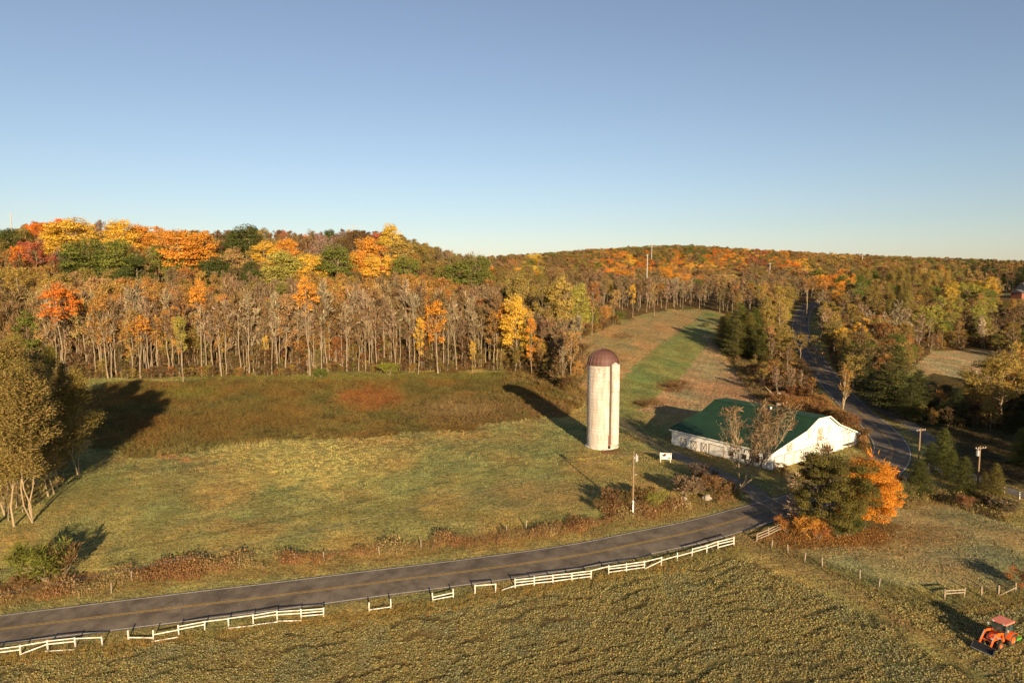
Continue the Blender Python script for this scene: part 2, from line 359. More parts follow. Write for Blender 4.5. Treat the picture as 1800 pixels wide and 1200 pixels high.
    patch(1500, 523, 50, 5, (.26,.27,.13), .9); patch(1740, 520, 50, 4, (.26,.28,.14), .8)
    patch(1350, 560, 60, 6, (.3,.3,.2), .0)
    sw = (-math.sin(R(24)) * x + math.cos(R(24)) * y + wob(x, y, 30, 2) * 3) / 2.2; mw = ((py > 730) & (y > 80))[:, None]
    base = base * np.where(mw, 1 + .07 * np.sign(np.sin(sw * 3.1416))[:, None] * (.6 + .4 * wob(x, y, 12, 5)[:, None]), 1)
    def strip(line, w, c, k, soft=1.2):
        nonlocal base
        m_ = (y < 420) & (np.abs(x) < 260); d = np.full(len(x), 1e9); d[m_] = dist_to(x[m_], y[m_], line)
        m = (np.clip((w - d) / soft + wob(x, y, 1.6, 5) * .35, 0, 1) * k)[:, None]; base = base * (1 - m) + np.array(c) * m
    strip(ROAD, 6.5, C_VERGE, .8, 3); strip(ROAD, 3.7, (.22,.19,.12), .85, .7)
    strip(DRIVE, 2.6, (.15,.13,.09), .8); strip(LANE, 2.0, (.20,.17,.12), .85); strip(LANE2, 1.9, (.17,.145,.11), .9)
    strip(TRACK, 3.0, (.25,.185,.08), .9, 1.2)
    # rust-coloured weeds along the far verge
    pyr = np.interp(px, [0, 450, 900, 1050, 1189, 1290], [1064, 1016, 958, 938, 912, 888]); pyh = np.interp(px, [0, 450, 900, 1290], [1020, 985, 930, 862])
    q = (py < pyr + wob(x, y, 4, 2) * 4) & (py > pyh + wob(x, y, 4, 3) * 4) & (px < 1300) & (y > 50) & (y < 140)
    base[q] = base[q] * .45 + np.array(C_RUST) * .55
    # fence-line weeds on the near side
    yn = np.interp(px, [0, 200, 570, 900, 1290], [1150, 1132, 1088, 1034, 962])
    q = (np.abs(py - yn - 4) < 9 + wob(x, y, 3, 1) * 3) & (px < 1300) & (y > 40) & (y < 120)
    base[q] = base[q] * .5 + np.array((.20,.125,.035)) * .5
    # power-line shadow has no paint; mower lines follow the field
    return base
def steps(a, b, s): return list(np.arange(a, b, s))
xs = steps(-150, 150, .85); ge = list(150 * np.geomspace(1, 50, 75)); xs = np.array([-g for g in ge[:0:-1]] + [-150] + xs[1:] + ge)
ys = np.array(steps(-50, 44, 4) + steps(44, 130, .7) + steps(130, 240, 1.4) + steps(240, 420, 3) + list(420 * np.geomspace(1, 16, 60)))
GX, GY = np.meshgrid(xs, ys); gx, gy = GX.ravel(), GY.ravel()
GZ = gz(gx, gy); near = (np.abs(gx) < 160) & (gy < 260) & (gy > 30)
relief = (wob(gx, gy, 3.0, 1) * .5 + wob(gx, gy, 1.3, 4) * .5)
dr = np.full(len(gx), 99.); dr[near] = dist_to(gx[near], gy[near], ROAD)
dl = np.full(len(gx), 99.); dl[near] = np.minimum(dist_to(gx[near], gy[near], DRIVE), np.minimum(dist_to(gx[near], gy[near], LANE), dist_to(gx[near], gy[near], LANE2)))
GZ2 = GZ + relief * np.where(near, .09, 0) * np.clip((dr - 4.5) / 4, 0, 1) * np.clip((dl - 2) / 3, .1, 1) - .05 * np.clip((5 - dr) / 2, 0, 1)
ny, nx = GX.shape; idx = np.arange(ny * nx).reshape(ny, nx)
quads = np.stack([idx[:-1, :-1], idx[:-1, 1:], idx[1:, 1:], idx[1:, :-1]], -1).reshape(-1, 4)
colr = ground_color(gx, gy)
mg, t, b = new_mat('field_ground')
ga = N(t, 'ShaderNodeAttribute', attribute_type='GEOMETRY', attribute_name='base_col')
geo = N(t, 'ShaderNodeTexCoord'); ov = geo.outputs['Object']
mp = N(t, 'ShaderNodeMapping'); mp.inputs['Scale'].default_value = (.6, 1.6, 1); mp.inputs['Rotation'].default_value = (0, 0, R(-14)); t.links.new(ov, mp.inputs[0])
n1 = noise(t, 3.2, 7, ov, .75); n2 = noise(t, .22, 5, ov, .65); n3 = noise(t, .9, 6, mp.outputs[0], .75, .6)
c = mixc(t, ramp(t, n1, .38, .62, 0, 1), (.38,.38,.36), (1.6,1.55,1.45)); c = mixc(t, 1.0, ga.outputs['Color'], c, 'MULTIPLY')
c2 = mixc(t, 1.0, c, mixc(t, ramp(t, n2, .35, .65), (.78,.88,.92), (1.22,1.10,.95)), 'MULTIPLY')
c3 = mixc(t, 1.0, c2, mixc(t, ramp(t, n3, .38, .62), (.66,.68,.66), (1.3,1.26,1.2)), 'MULTIPLY')
t.links.new(c3, b.inputs['Base Color']); b.inputs['Roughness'].default_value = .95; b.inputs['Specular IOR Level'].default_value = .1
ad = N(t, 'ShaderNodeMath', operation='ADD'); t.links.new(n1, ad.inputs[0]); t.links.new(n3, ad.inputs[1])
bp = N(t, 'ShaderNodeBump'); bp.inputs['Strength'].default_value = .8; bp.inputs['Distance'].default_value = .16
t.links.new(ad.outputs[0], bp.inputs['Height']); t.links.new(bp.outputs[0], b.inputs['Normal'])
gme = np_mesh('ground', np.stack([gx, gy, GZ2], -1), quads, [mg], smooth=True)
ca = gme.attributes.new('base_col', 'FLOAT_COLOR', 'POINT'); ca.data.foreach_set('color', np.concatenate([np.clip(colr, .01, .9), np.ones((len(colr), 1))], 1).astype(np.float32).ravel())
tag(link('ground', gme), kind='structure')

# ---------------------------------------------------------------- roads
def offset_line(line, off):
    d = np.gradient(line, axis=0); d /= np.linalg.norm(d, axis=1)[:, None] + 1e-9
    return line + np.stack([-d[:, 1], d[:, 0]], 1) * off       # positive = left of travel
def ribbon(name, line, offs, lift, mat, a=0, b=None, crown=0):
    line = line[a:b]; V = []
    for o in offs:
        q = offset_line(line, o); w = abs(o) / 3.0
        V.append(np.stack([q[:, 0], q[:, 1], gz(q[:, 0], q[:, 1]) + lift - crown * w * w], 1))
    m = len(line); k = len(offs); V = np.stack(V, 1).reshape(-1, 3)
    F_ = [(i*k+j, (i+1)*k+j, (i+1)*k+j+1, i*k+j+1) for i in range(m-1) for j in range(k-1)]
    me = np_mesh(name, V, [f[::-1] for f in F_], [mat], smooth=True); me.flip_normals() if False else None
    return me
ma, t, b = new_mat('asphalt'); tc = N(t, 'ShaderNodeTexCoord'); ov = tc.outputs['Object']
na = noise(t, .5, 5, ov, .6); nb = noise(t, 14, 3, ov, .7); ncr = N(t, 'ShaderNodeTexVoronoi', feature='DISTANCE_TO_EDGE'); ncr.inputs['Scale'].default_value = .35
dn = N(t, 'ShaderNodeMix', data_type='VECTOR'); dn.inputs[0].default_value = .25; nn = N(t, 'ShaderNodeTexNoise'); nn.inputs['Scale'].default_value = .8
t.links.new(ov, nn.inputs['Vector']); t.links.new(ov, dn.inputs[4]); t.links.new(nn.outputs[1], dn.inputs[5]); t.links.new(dn.outputs[1], ncr.inputs['Vector'])
c = mixc(t, ramp(t, na, .35, .65), (.085,.067,.050), (.165,.132,.098)); c = mixc(t, ramp(t, nb, .3, .7), c, mixc(t, 1.0, c, (1.25,1.25,1.25), 'MULTIPLY'))
c = mixc(t, ramp(t, ncr.outputs[0], .003, .009, .35, 0), c, (.03,.028,.027))
t.links.new(c, b.inputs['Base Color']); b.inputs['Roughness'].default_value = .85; b.inputs['Specular IOR Level'].default_value = .25
M['asphalt'] = ma
M['gravel'] = plain('gravel_lane', (.21,.18,.14), .95, .3, 4, (.12,.10,.075), bump=.03)
M['white_line'] = plain('worn_white_line', (.62,.58,.50), .8, .2, 5, (.34,.31,.27)); M['yellow_line'] = plain('worn_yellow_line', (.52,.33,.08), .8, .2, 5, (.26,.17,.06))
RW = 3.15
rd = tag(link('road', ribbon('road', ROAD, [-RW-.25, -1.6, 0, 1.6, RW+.25], .10, M['asphalt'], crown=.03)), kind='structure')
mm = int(len(ROAD) * .995)
for nm, offs, mt, a_, b_ in (('edge_line', (-RW-.07, -RW+.07), 'white_line', 0, mm), ('edge_line', (RW-.07, RW+.07), 'white_line', 0, mm), ('centre_line', (-.20, -.08), 'yellow_line', 0, mm), ('centre_line', (.08, .20), 'yellow_line', 0, mm)):
    link(nm, ribbon(nm, ROAD, offs, .118, M[mt], a_, b_, crown=.03), rd)
tag(link('gravel_lane', ribbon('gravel_lane', LANE2, [-1.5, 0, 1.5], .07, M['gravel'])), kind='structure')
tag(link('farm_driveway', ribbon('farm_driveway', DRIVE[:int(len(DRIVE)*.55)], [-1.6, 0, 1.6], .06, M['gravel'])), kind='structure')
tag(link('pasture_lane', ribbon('pasture_lane', LANE, [-1.4, 0, 1.4], .07, M['gravel'])), kind='structure')
print('ground done', len(gx))

# ---------------------------------------------------------------- trees
def norm(v): return v / (np.linalg.norm(v, axis=-1, keepdims=True) + 1e-9)
def skeleton(rs, H, cb, cw, n1, n2, n3=0, up=45, stems=1, lean=.12, r0=None, shape=1.0, top=.97, wob_=.012, thin=1.0):
    """polylines (points, radii) and the places where twigs and leaves grow (point, direction)"""
    polys, tips, dirs = [], [], []
    r0 = r0 or H * .0125
    for s in range(stems):
        az0 = rs.uniform(0, 6.28) + s * 6.28 / stems
        hh = H * (1 if stems == 1 else rs.uniform(.8, 1)); ln = lean * rs.uniform(.5, 1.3) if stems > 1 else rs.uniform(0, .03)
        T = np.linspace(0, 1, 9); wv = np.cumsum(rs.normal(0, wob_, (9, 2)), 0); wv -= wv[0]
        pts = np.stack([hh * (math.cos(az0) * ln * T ** .8 + wv[:, 0]), hh * (math.sin(az0) * ln * T ** .8 + wv[:, 1]), hh * T], 1)
        if stems > 1: pts[0] *= 0
        rad = r0 * (1 if stems == 1 else .62) * (1 - T * .93) ** .85; rad[0] *= 1.25
        polys.append((pts, rad, 6))
        m = max(3, n1 // stems)
        for i in range(m):
            f = (i + rs.uniform(.1, .9)) / m; t = cb + (top - cb) * f
            k = min(int(t * 8), 7); q = t * 8 - k; p0 = pts[k] * (1 - q) + pts[k + 1] * q; rr = rad[k] * (1 - q) + rad[k+1] * q
            az = i * 2.4 + rs.uniform(-.5, .5)
            if stems > 1: az = az0 + rs.normal(0, 1.3)
            prof = (math.sin(math.pi * min(1, (.18 + f * .82)) ** shape)) ** .7 if f < 1 else .3
            L = cw * max(prof, .25) * rs.uniform(.75, 1.15); e = R(up * rs.uniform(.7, 1.2) + 25 * f)
            d = np.array([math.cos(az) * math.cos(e), math.sin(az) * math.cos(e), math.sin(e)])
            u = np.linspace(0, 1, 5)[:, None]; bp = p0 + d * L * u + np.array([0, 0, 1]) * L * .18 * u ** 2 + np.concatenate([np.zeros((1, 3)), np.cumsum(rs.normal(0, L * .035, (4, 3)), 0)])
            r1 = min(rr * .62, (L * .030 + .02) * thin); polys.append((bp, r1 * (1 - u[:, 0] * .8), 4))
            tips.append(bp[-1]); dirs.append(d)
            for j in range(n2):
                g = rs.uniform(.3, .97); kk = min(int(g * 4), 3); qq = g * 4 - kk; b0 = bp[kk] * (1 - qq) + bp[kk + 1] * qq
                dd = norm(d + rs.normal(0, .55, 3) + np.array([0, 0, .25])); l2 = L * rs.uniform(.3, .5) * (1.15 - g * .5)
                u3 = np.linspace(0, 1, 3)[:, None]; b2 = b0 + dd * l2 * u3 + np.array([0, 0, 1]) * l2 * .12 * u3 ** 2
                b2[1:] += rs.normal(0, l2 * .05, (2, 3)); polys.append((b2, r1 * .42 * (1 - u3[:, 0] * .75), 3))
                tips.append(b2[-1]); dirs.append(dd); tips.append(b2[1]); dirs.append(dd)
                for w in range(n3):
                    g3 = rs.uniform(.3, 1); b3 = b2[0] * (1 - g3) + b2[2] * g3; d3 = norm(dd + rs.normal(0, .6, 3)); l3 = l2 * rs.uniform(.3, .55)
                    polys.append((np.stack([b3, b3 + d3 * l3]), np.array([r1 * .2, r1 * .06]), 3)); tips.append(b3 + d3 * l3); dirs.append(d3)
    return polys, np.array(tips), np.array(dirs)
def tube_arrays(polys):
    V, Fq, b = [], [], 0
    for pts, rad, k in polys:
        d0 = pts[-1] - pts[0]; d0 = d0 / (np.linalg.norm(d0) + 1e-9); ref = np.array([1., 0, 0]) if abs(d0[2]) > .7 else np.array([0, 0, 1.])
        x = np.cross(d0, ref); x /= np.linalg.norm(x) + 1e-9; y = np.cross(d0, x)
        a = np.arange(k) * 2 * math.pi / k; ring = np.cos(a)[:, None] * x + np.sin(a)[:, None] * y
        V.append((pts[:, None] + ring[None] * np.asarray(rad)[:, None, None]).reshape(-1, 3)); m = len(pts)
        i, j = np.meshgrid(np.arange(m - 1), np.arange(k), indexing='ij'); i, j = i.ravel(), j.ravel(); j2 = (j + 1) % k
        Fq.append(b + np.stack([i*k+j, i*k+j2, (i+1)*k+j2, (i+1)*k+j], 1)); b += m * k
    return np.concatenate(V), np.concatenate(Fq)
def leaves(rs, C, size, up=.3, squash=1., out=None, zvar=None):
    """one triangle or rhomb per leaf spray at every centre"""
    n = len(C); nr = rs.normal(0, 1, (n, 3)); nr[:, 2] = np.abs(nr[:, 2]) + up
    if out is not None: nr = norm(nr) + out * .9
    nr = norm(nr); a = norm(np.cross(nr, rs.normal(0, 1, (n, 3)))); b = np.cross(nr, a)
    s = (size * rs.uniform(.6, 1.3, n))[:, None]; s2 = s * rs.uniform(.5, .9, (n, 1)) * squash
    V = np.stack([C - a * s * .5, C - b * s2 * .5, C + a * s * .5, C + b * s2 * .5], 1)
    return V.reshape(-1, 3), np.arange(n * 4).reshape(n, 4)
def twigs(rs, tips, dirs, n, L, w, spread=.8):
    i = rs.randint(0, len(tips), n); d = norm(dirs[i] + rs.normal(0, spread, (n, 3)) + np.array([0, 0, .25])); p = tips[i] - dirs[i] * rs.uniform(0, L, (n, 1)) * .6
    side = norm(np.cross(d, rs.normal(0, 1, (n, 3)))) * w / 2; l = (L * rs.uniform(.5, 1.2, n))[:, None]; bend = rs.normal(0, .08, (n, 3)) * L
    V = np.stack([p - side, p + side, p + d * l * .6 + bend + side * .6, p + d * l], 1)
    return V.reshape(-1, 3), np.arange(n * 4).reshape(n, 4)
def quads_cat(parts):
    V, Fc, T, b = [], [], [], 0
    for v, f, t in parts: V.append(v); Fc.append(f + b); T.append(t); b += len(v)
    return np.concatenate(V), np.concatenate(Fc), np.concatenate(T)
def crown_cloud(rs, tips, n, rc, H, cw, cb, squash=.75, fill=.3):
    """leaf positions: lumpy shells round the branch tips"""
    k = len(tips); i = rs.randint(0, k, n); g = norm(rs.normal(0, 1, (n, 3))); r = rc * rs.uniform(.35, 1.05, (n, 1)) ** .6 * (.6 + .8 * rs.rand(k)[i])[:, None]
    g[:, 2] = np.where(g[:, 2] < -.3, g[:, 2] * .5, g[:, 2]); C = tips[i] + g * r * np.array([1, 1, squash])
    tint = np.clip(rs.rand(k)[i] * .45 + rs.rand(n) * .55 + g[:, 2] * .06, 0, 1)
    return C, g, tint
def ball(rs, k, rx, rz, zc, low=-.75):
    """clump centres over an uneven egg, some inside it"""
    g = norm(rs.normal(0, 1, (k, 3))); g[:, 2] = np.where(g[:, 2] < low, -g[:, 2], g[:, 2]); r = rs.uniform(.35, 1.0, (k, 1)) ** .5 * rs.uniform(.82, 1.12, (k, 1))
    a = np.arctan2(g[:, 1], g[:, 0]); lob = 1 + .12 * np.sin(a * 2 + rs.uniform(0, 6)) + .08 * np.sin(a * 5 + rs.uniform(0, 6))
    return g * r * np.stack([rx * lob, rx * lob, np.full(k, rz)], 1) + np.array([0, 0, zc])
PROTO = {}
def build_proto(kind, seed, near=1.0):
    rs = np.random.RandomState(seed); q = int
    bark = M['bark']
    if kind == 'bare':
        H = 24 * rs.uniform(.9, 1.05); pol, tp, dr = skeleton(rs, H, rs.uniform(.28, .50), rs.uniform(4.4, 6.6), 12, 4, q(2*near), up=(66, 70, 60)[seed % 3], shape=.75, r0=H*.0098, wob_=.006, top=.88)
        parts = [(*twigs(rs, tp, dr, q(520*near), 2.0/near**.3, .034/near**.4, .45), None)]
    elif kind == 'under':      # low, thin, brown understorey sapling
        H = 9 * rs.uniform(.7, 1.2); pol, tp, dr = skeleton(rs, H, .12, 2.4, 12, 4, 0, up=40, r0=.09)
        C, g, tn = crown_cloud(rs, tp, 260, .6, H, 2, .1)
        parts = [(*twigs(rs, tp, dr, 380, 1.2, .04), None), (*leaves(rs, C, .26), tn)]
    elif kind == 'sparse':     # half bare, thin leaves
        H = 22 * rs.uniform(.85, 1.05); pol, tp, dr = skeleton(rs, H, rs.uniform(.3, .45), rs.uniform(3.6, 5.2), 16, 5, q(1*near), up=40)
        C, g, tn = crown_cloud(rs, tp, q(1300*near), 1.0, H, 4, .3)
        parts = [(*twigs(rs, tp, dr, q(700*near), 1.4, .05), None), (*leaves(rs, C, .42/near**.35, out=g), tn)]
    elif kind == 'full':
        H = 19 * rs.uniform(.9, 1.05); cw = rs.uniform(4.8, 6.3); pol, tp, dr = skeleton(rs, H, .2, cw, 22, 4, 0, up=32, shape=.85)
        C, g, tn = crown_cloud(rs, ball(rs, 75, cw * .86, H * .36, H * .60), q(7800*near), 1.5, H, cw, .25)
        parts = [(*leaves(rs, C, .37/near**.4, up=-.2, out=g), tn)]
    elif kind == 'soft':       # tall feathery willow-like crown
        H = 20 * rs.uniform(.9, 1.1); pol, tp, dr = skeleton(rs, H, .18, 4.2, 26, 4, 0, up=55, shape=.8)
        C, g, tn = crown_cloud(rs, tp, q(4200*near), 1.3, H, 4, .2, squash=1.3)
        parts = [(*leaves(rs, C, .34/near**.35, squash=.6, out=g), tn), (*twigs(rs, tp, dr, 500, 1.5, .04), None)]
    elif kind in ('pine', 'spruce'):
        H = 16 * rs.uniform(.9, 1.1); bark = M['dark_bark']; pol = [(np.array([[0,0,0],[0,0,H*.5],[rs.normal(0,.1),0,H]]), np.array([H*.016, H*.01, .03]), 6)]
        Cs, Os, Ts = [], [], []; lv = q(17 * (1 if kind == 'pine' else 1.5))
        for i in range(lv):
            f = (i + .3) / lv; z = H * (.07 + .92 * f); L = (H * .30 * (1 - f) ** .75 + .4) * (1 if kind == 'pine' else .72)
            nb = 7 if kind == 'pine' else 9
            for j in range(nb):
                az = j * 6.283 / nb + rs.uniform(-.3, .3) + i * .7; l = L * rs.uniform(.65, 1.15) if kind == 'pine' else L * rs.uniform(.85, 1.08)
                e = R(rs.uniform(0, 18) if kind == 'pine' else rs.uniform(-22, -6)) + (.5 * f if kind == 'pine' else .3 * f)
                d = np.array([math.cos(az)*math.cos(e), math.sin(az)*math.cos(e), math.sin(e)]); p0 = np.array([0, 0, z + rs.uniform(-.3, .3)])
                pol.append((np.stack([p0, p0 + d * l]), np.array([.05 + l*.012, .02]), 3))
                m = q(26 * near * (l / 2 + .4)); u = rs.uniform(.15, 1.05, (m, 1)); sp_ = .16 * l * (1.2 - u * .6) + .12
                Cs.append(p0 + d * l * u + rs.normal(0, 1, (m, 3)) * sp_ * np.array([1, 1, .45]) + np.array([0, 0, .1])); Os.append(np.tile(d * .6 + np.array([0, 0, .5]), (m, 1)))
                Ts.append(np.clip(rs.rand() * .4 + rs.rand(m) * .6, 0, 1))
        C = np.concatenate(Cs); parts = [(*leaves(rs, C, (.42 if kind == 'pine' else .36)/near**.35, squash=.6, out=np.concatenate(Os)), np.concatenate(Ts))]
    elif kind == 'shrub':
        H = 2.4; pol, tp, dr = skeleton(rs, H, .08, 1.5, 16, 4, 0, up=42, stems=5, lean=.5, r0=.05)
        C, g, tn = crown_cloud(rs, tp, q(1100*near), .42, H, 1.4, .1); C[:, 2] = np.abs(C[:, 2])
        parts = [(*leaves(rs, C, .17, out=g), tn), (*twigs(rs, tp, dr, 260, .6, .02), None)]
    elif kind == 'brush':      # leafless tangled shrub
        H = 2.6; pol, tp, dr = skeleton(rs, H, .08, 1.6, 20, 5, 1, up=45, stems=6, lean=.5, r0=.05)
        C, g, tn = crown_cloud(rs, tp, 330, .3, H, 1.4, .1); C[:, 2] = np.abs(C[:, 2])
        parts = [(*twigs(rs, tp, dr, 1100, .8, .022), None), (*leaves(rs, C, .11), tn)]
    TV, TF = tube_arrays(pol)
    fixed = [(v, f, t_ if t_ is not None else rs.uniform(.1, .8, len(f))) for v, f, t_ in parts]
    CV, CF, CT = quads_cat(fixed)
    tm = np_mesh(kind + '_trunk', TV, TF, [bark]); cm = np_mesh(kind + '_crown', CV, CF, [M['twig'] if kind in ('bare', 'brush') else M['leaf']], tint=CT)
    V, Fc, T = quads_cat([(TV, TF, np.full(len(TF), .5)), (CV, CF, CT)])
    jm = np_mesh(kind + '_whole', V, Fc, [bark, cm.materials[0]], [0] * len(TF) + [1] * len(CF), T)
    return tm, cm, jm, H
for kd, cnt in (('bare', 6), ('under', 4), ('sparse', 5), ('full', 6), ('soft', 4), ('pine', 3), ('spruce', 3), ('shrub', 4), ('brush', 4)):
    PROTO[kd] = [build_proto(kd, 100 + i * 7 + len(kd)) for i in range(cnt)]
NAMES = {'bare': 'bare_tree', 'under': 'sapling', 'sparse': 'thinning_tree', 'full': 'broadleaf_tree', 'soft': 'feathery_tree', 'pine': 'pine_tree', 'spruce': 'spruce_tree', 'shrub': 'shrub', 'brush': 'leafless_shrub'}
CATS = {'shrub': 'shrub', 'brush': 'shrub'}
LC = {'gold': (.66,.39,.05), 'orange': (.63,.28,.04), 'redor': (.62,.20,.03), 'red': (.42,.13,.065), 'yellow': (.56,.37,.05), 'yelgreen': (.34,.30,.06),
      'olive': (.26,.19,.05), 'olivegold': (.37,.25,.06), 'tan': (.42,.26,.10), 'green': (.14,.155,.03), 'dkgreen': (.075,.09,.022), 'conifer': (.055,.072,.02),
      'litgreen': (.17,.18,.035), 'brown': (.17,.105,.045), 'twig': (.19,.125,.065), 'palebare': (.27,.20,.12), 'rust': (.31,.15,.05), 'orbrown': (.40,.215,.06), 'purple': (.22,.14,.10)}
def vary(c, k=.14):
    a = 1 + rnd.uniform(-k, k); return tuple(min(.9, v * a * (1 + rnd.uniform(-k, k) * .5)) for v in c)
TREE_XY = []
def tree(kind, loc, h, colour, label, group=None, wide=1.0, pick=None, name=None, meshes=None, v=.1, cat=None):
    tm, cm, jm, H = meshes or PROTO[kind][pick if pick is not None else rnd.randrange(len(PROTO[kind]))]
    s = h / H; root = empty(name or NAMES[kind], loc, rnd.uniform(0, 6.28), (s * wide, s * wide, s))
    tag(root, label, cat or CATS.get(kind, 'tree'), group)
    low = kind in ('shrub', 'brush')
    link('stems' if low else 'trunk', tm, root)
    c = link('foliage' if low else 'crown', cm, root); c['leafcol'] = [*vary(LC[colour] if isinstance(colour, str) else colour, v)]
    TREE_XY.append((loc[0], loc[1], 1 if low else 4.0)); return root

# ---------------------------------------------------------------- masses nobody could count: instanced tufts and far woods
def proto_collection(name, meshes):
    c = bpy.data.collections.new(name)
    for i, me in enumerate(meshes):
        o = bpy.data.objects.new('%s_%02d' % (name, i), me); c.objects.link(o)
    return c
def scatter(name, coll, ncoll, pts, cols, scl, rz, pick, label, cat, kind='stuff', scz=None):
    me = bpy.data.meshes.new(name); m = len(pts); me.vertices.add(m); me.vertices.foreach_set('co', np.asarray(pts, np.float32).ravel())
    a = me.attributes.new('leafcol', 'FLOAT_VECTOR', 'POINT'); a.data.foreach_set('vector', np.asarray(cols, np.float32).ravel())
    sc = np.stack([scl, scl, scl if scz is None else scz], 1)
    a = me.attributes.new('scl', 'FLOAT_VECTOR', 'POINT'); a.data.foreach_set('vector', sc.astype(np.float32).ravel())
    a = me.attributes.new('rot', 'FLOAT_VECTOR', 'POINT'); a.data.foreach_set('vector', np.stack([np.zeros(m), np.zeros(m), rz], 1).astype(np.float32).ravel())
    a = me.attributes.new('pidx', 'INT', 'POINT'); a.data.foreach_set('value', np.asarray(pick, np.int32))
    o = link(name, me); g = bpy.data.node_groups.new(name, 'GeometryNodeTree')
    g.interface.new_socket('Geometry', in_out='INPUT', socket_type='NodeSocketGeometry'); g.interface.new_socket('Geometry', in_out='OUTPUT', socket_type='NodeSocketGeometry')
    gi, go = g.nodes.new('NodeGroupInput'), g.nodes.new('NodeGroupOutput'); ip = g.nodes.new('GeometryNodeInstanceOnPoints'); ci = g.nodes.new('GeometryNodeCollectionInfo')
    ci.inputs['Collection'].default_value = coll; ci.inputs['Separate Children'].default_value = True; ci.inputs['Reset Children'].default_value = True
    def att(nm, tp):
        nd = g.nodes.new('GeometryNodeInputNamedAttribute'); nd.data_type = tp; nd.inputs['Name'].default_value = nm
        return [s for s in nd.outputs if s.enabled and s.name == 'Attribute'][0]
    er = g.nodes.new('FunctionNodeEulerToRotation')
    g.links.new(gi.outputs[0], ip.inputs['Points']); g.links.new(ci.outputs[0], ip.inputs['Instance']); ip.inputs['Pick Instance'].default_value = True
    g.links.new(att('pidx', 'INT'), ip.inputs['Instance Index']); g.links.new(att('scl', 'FLOAT_VECTOR'), ip.inputs['Scale'])
    g.links.new(att('rot', 'FLOAT_VECTOR'), er.inputs[0]); g.links.new(er.outputs[0], ip.inputs['Rotation'])
    g.links.new(ip.outputs[0], go.inputs[0]); md = o.modifiers.new('scatter', 'NODES'); md.node_group = g
    tag(o, label, cat, None, kind); return o

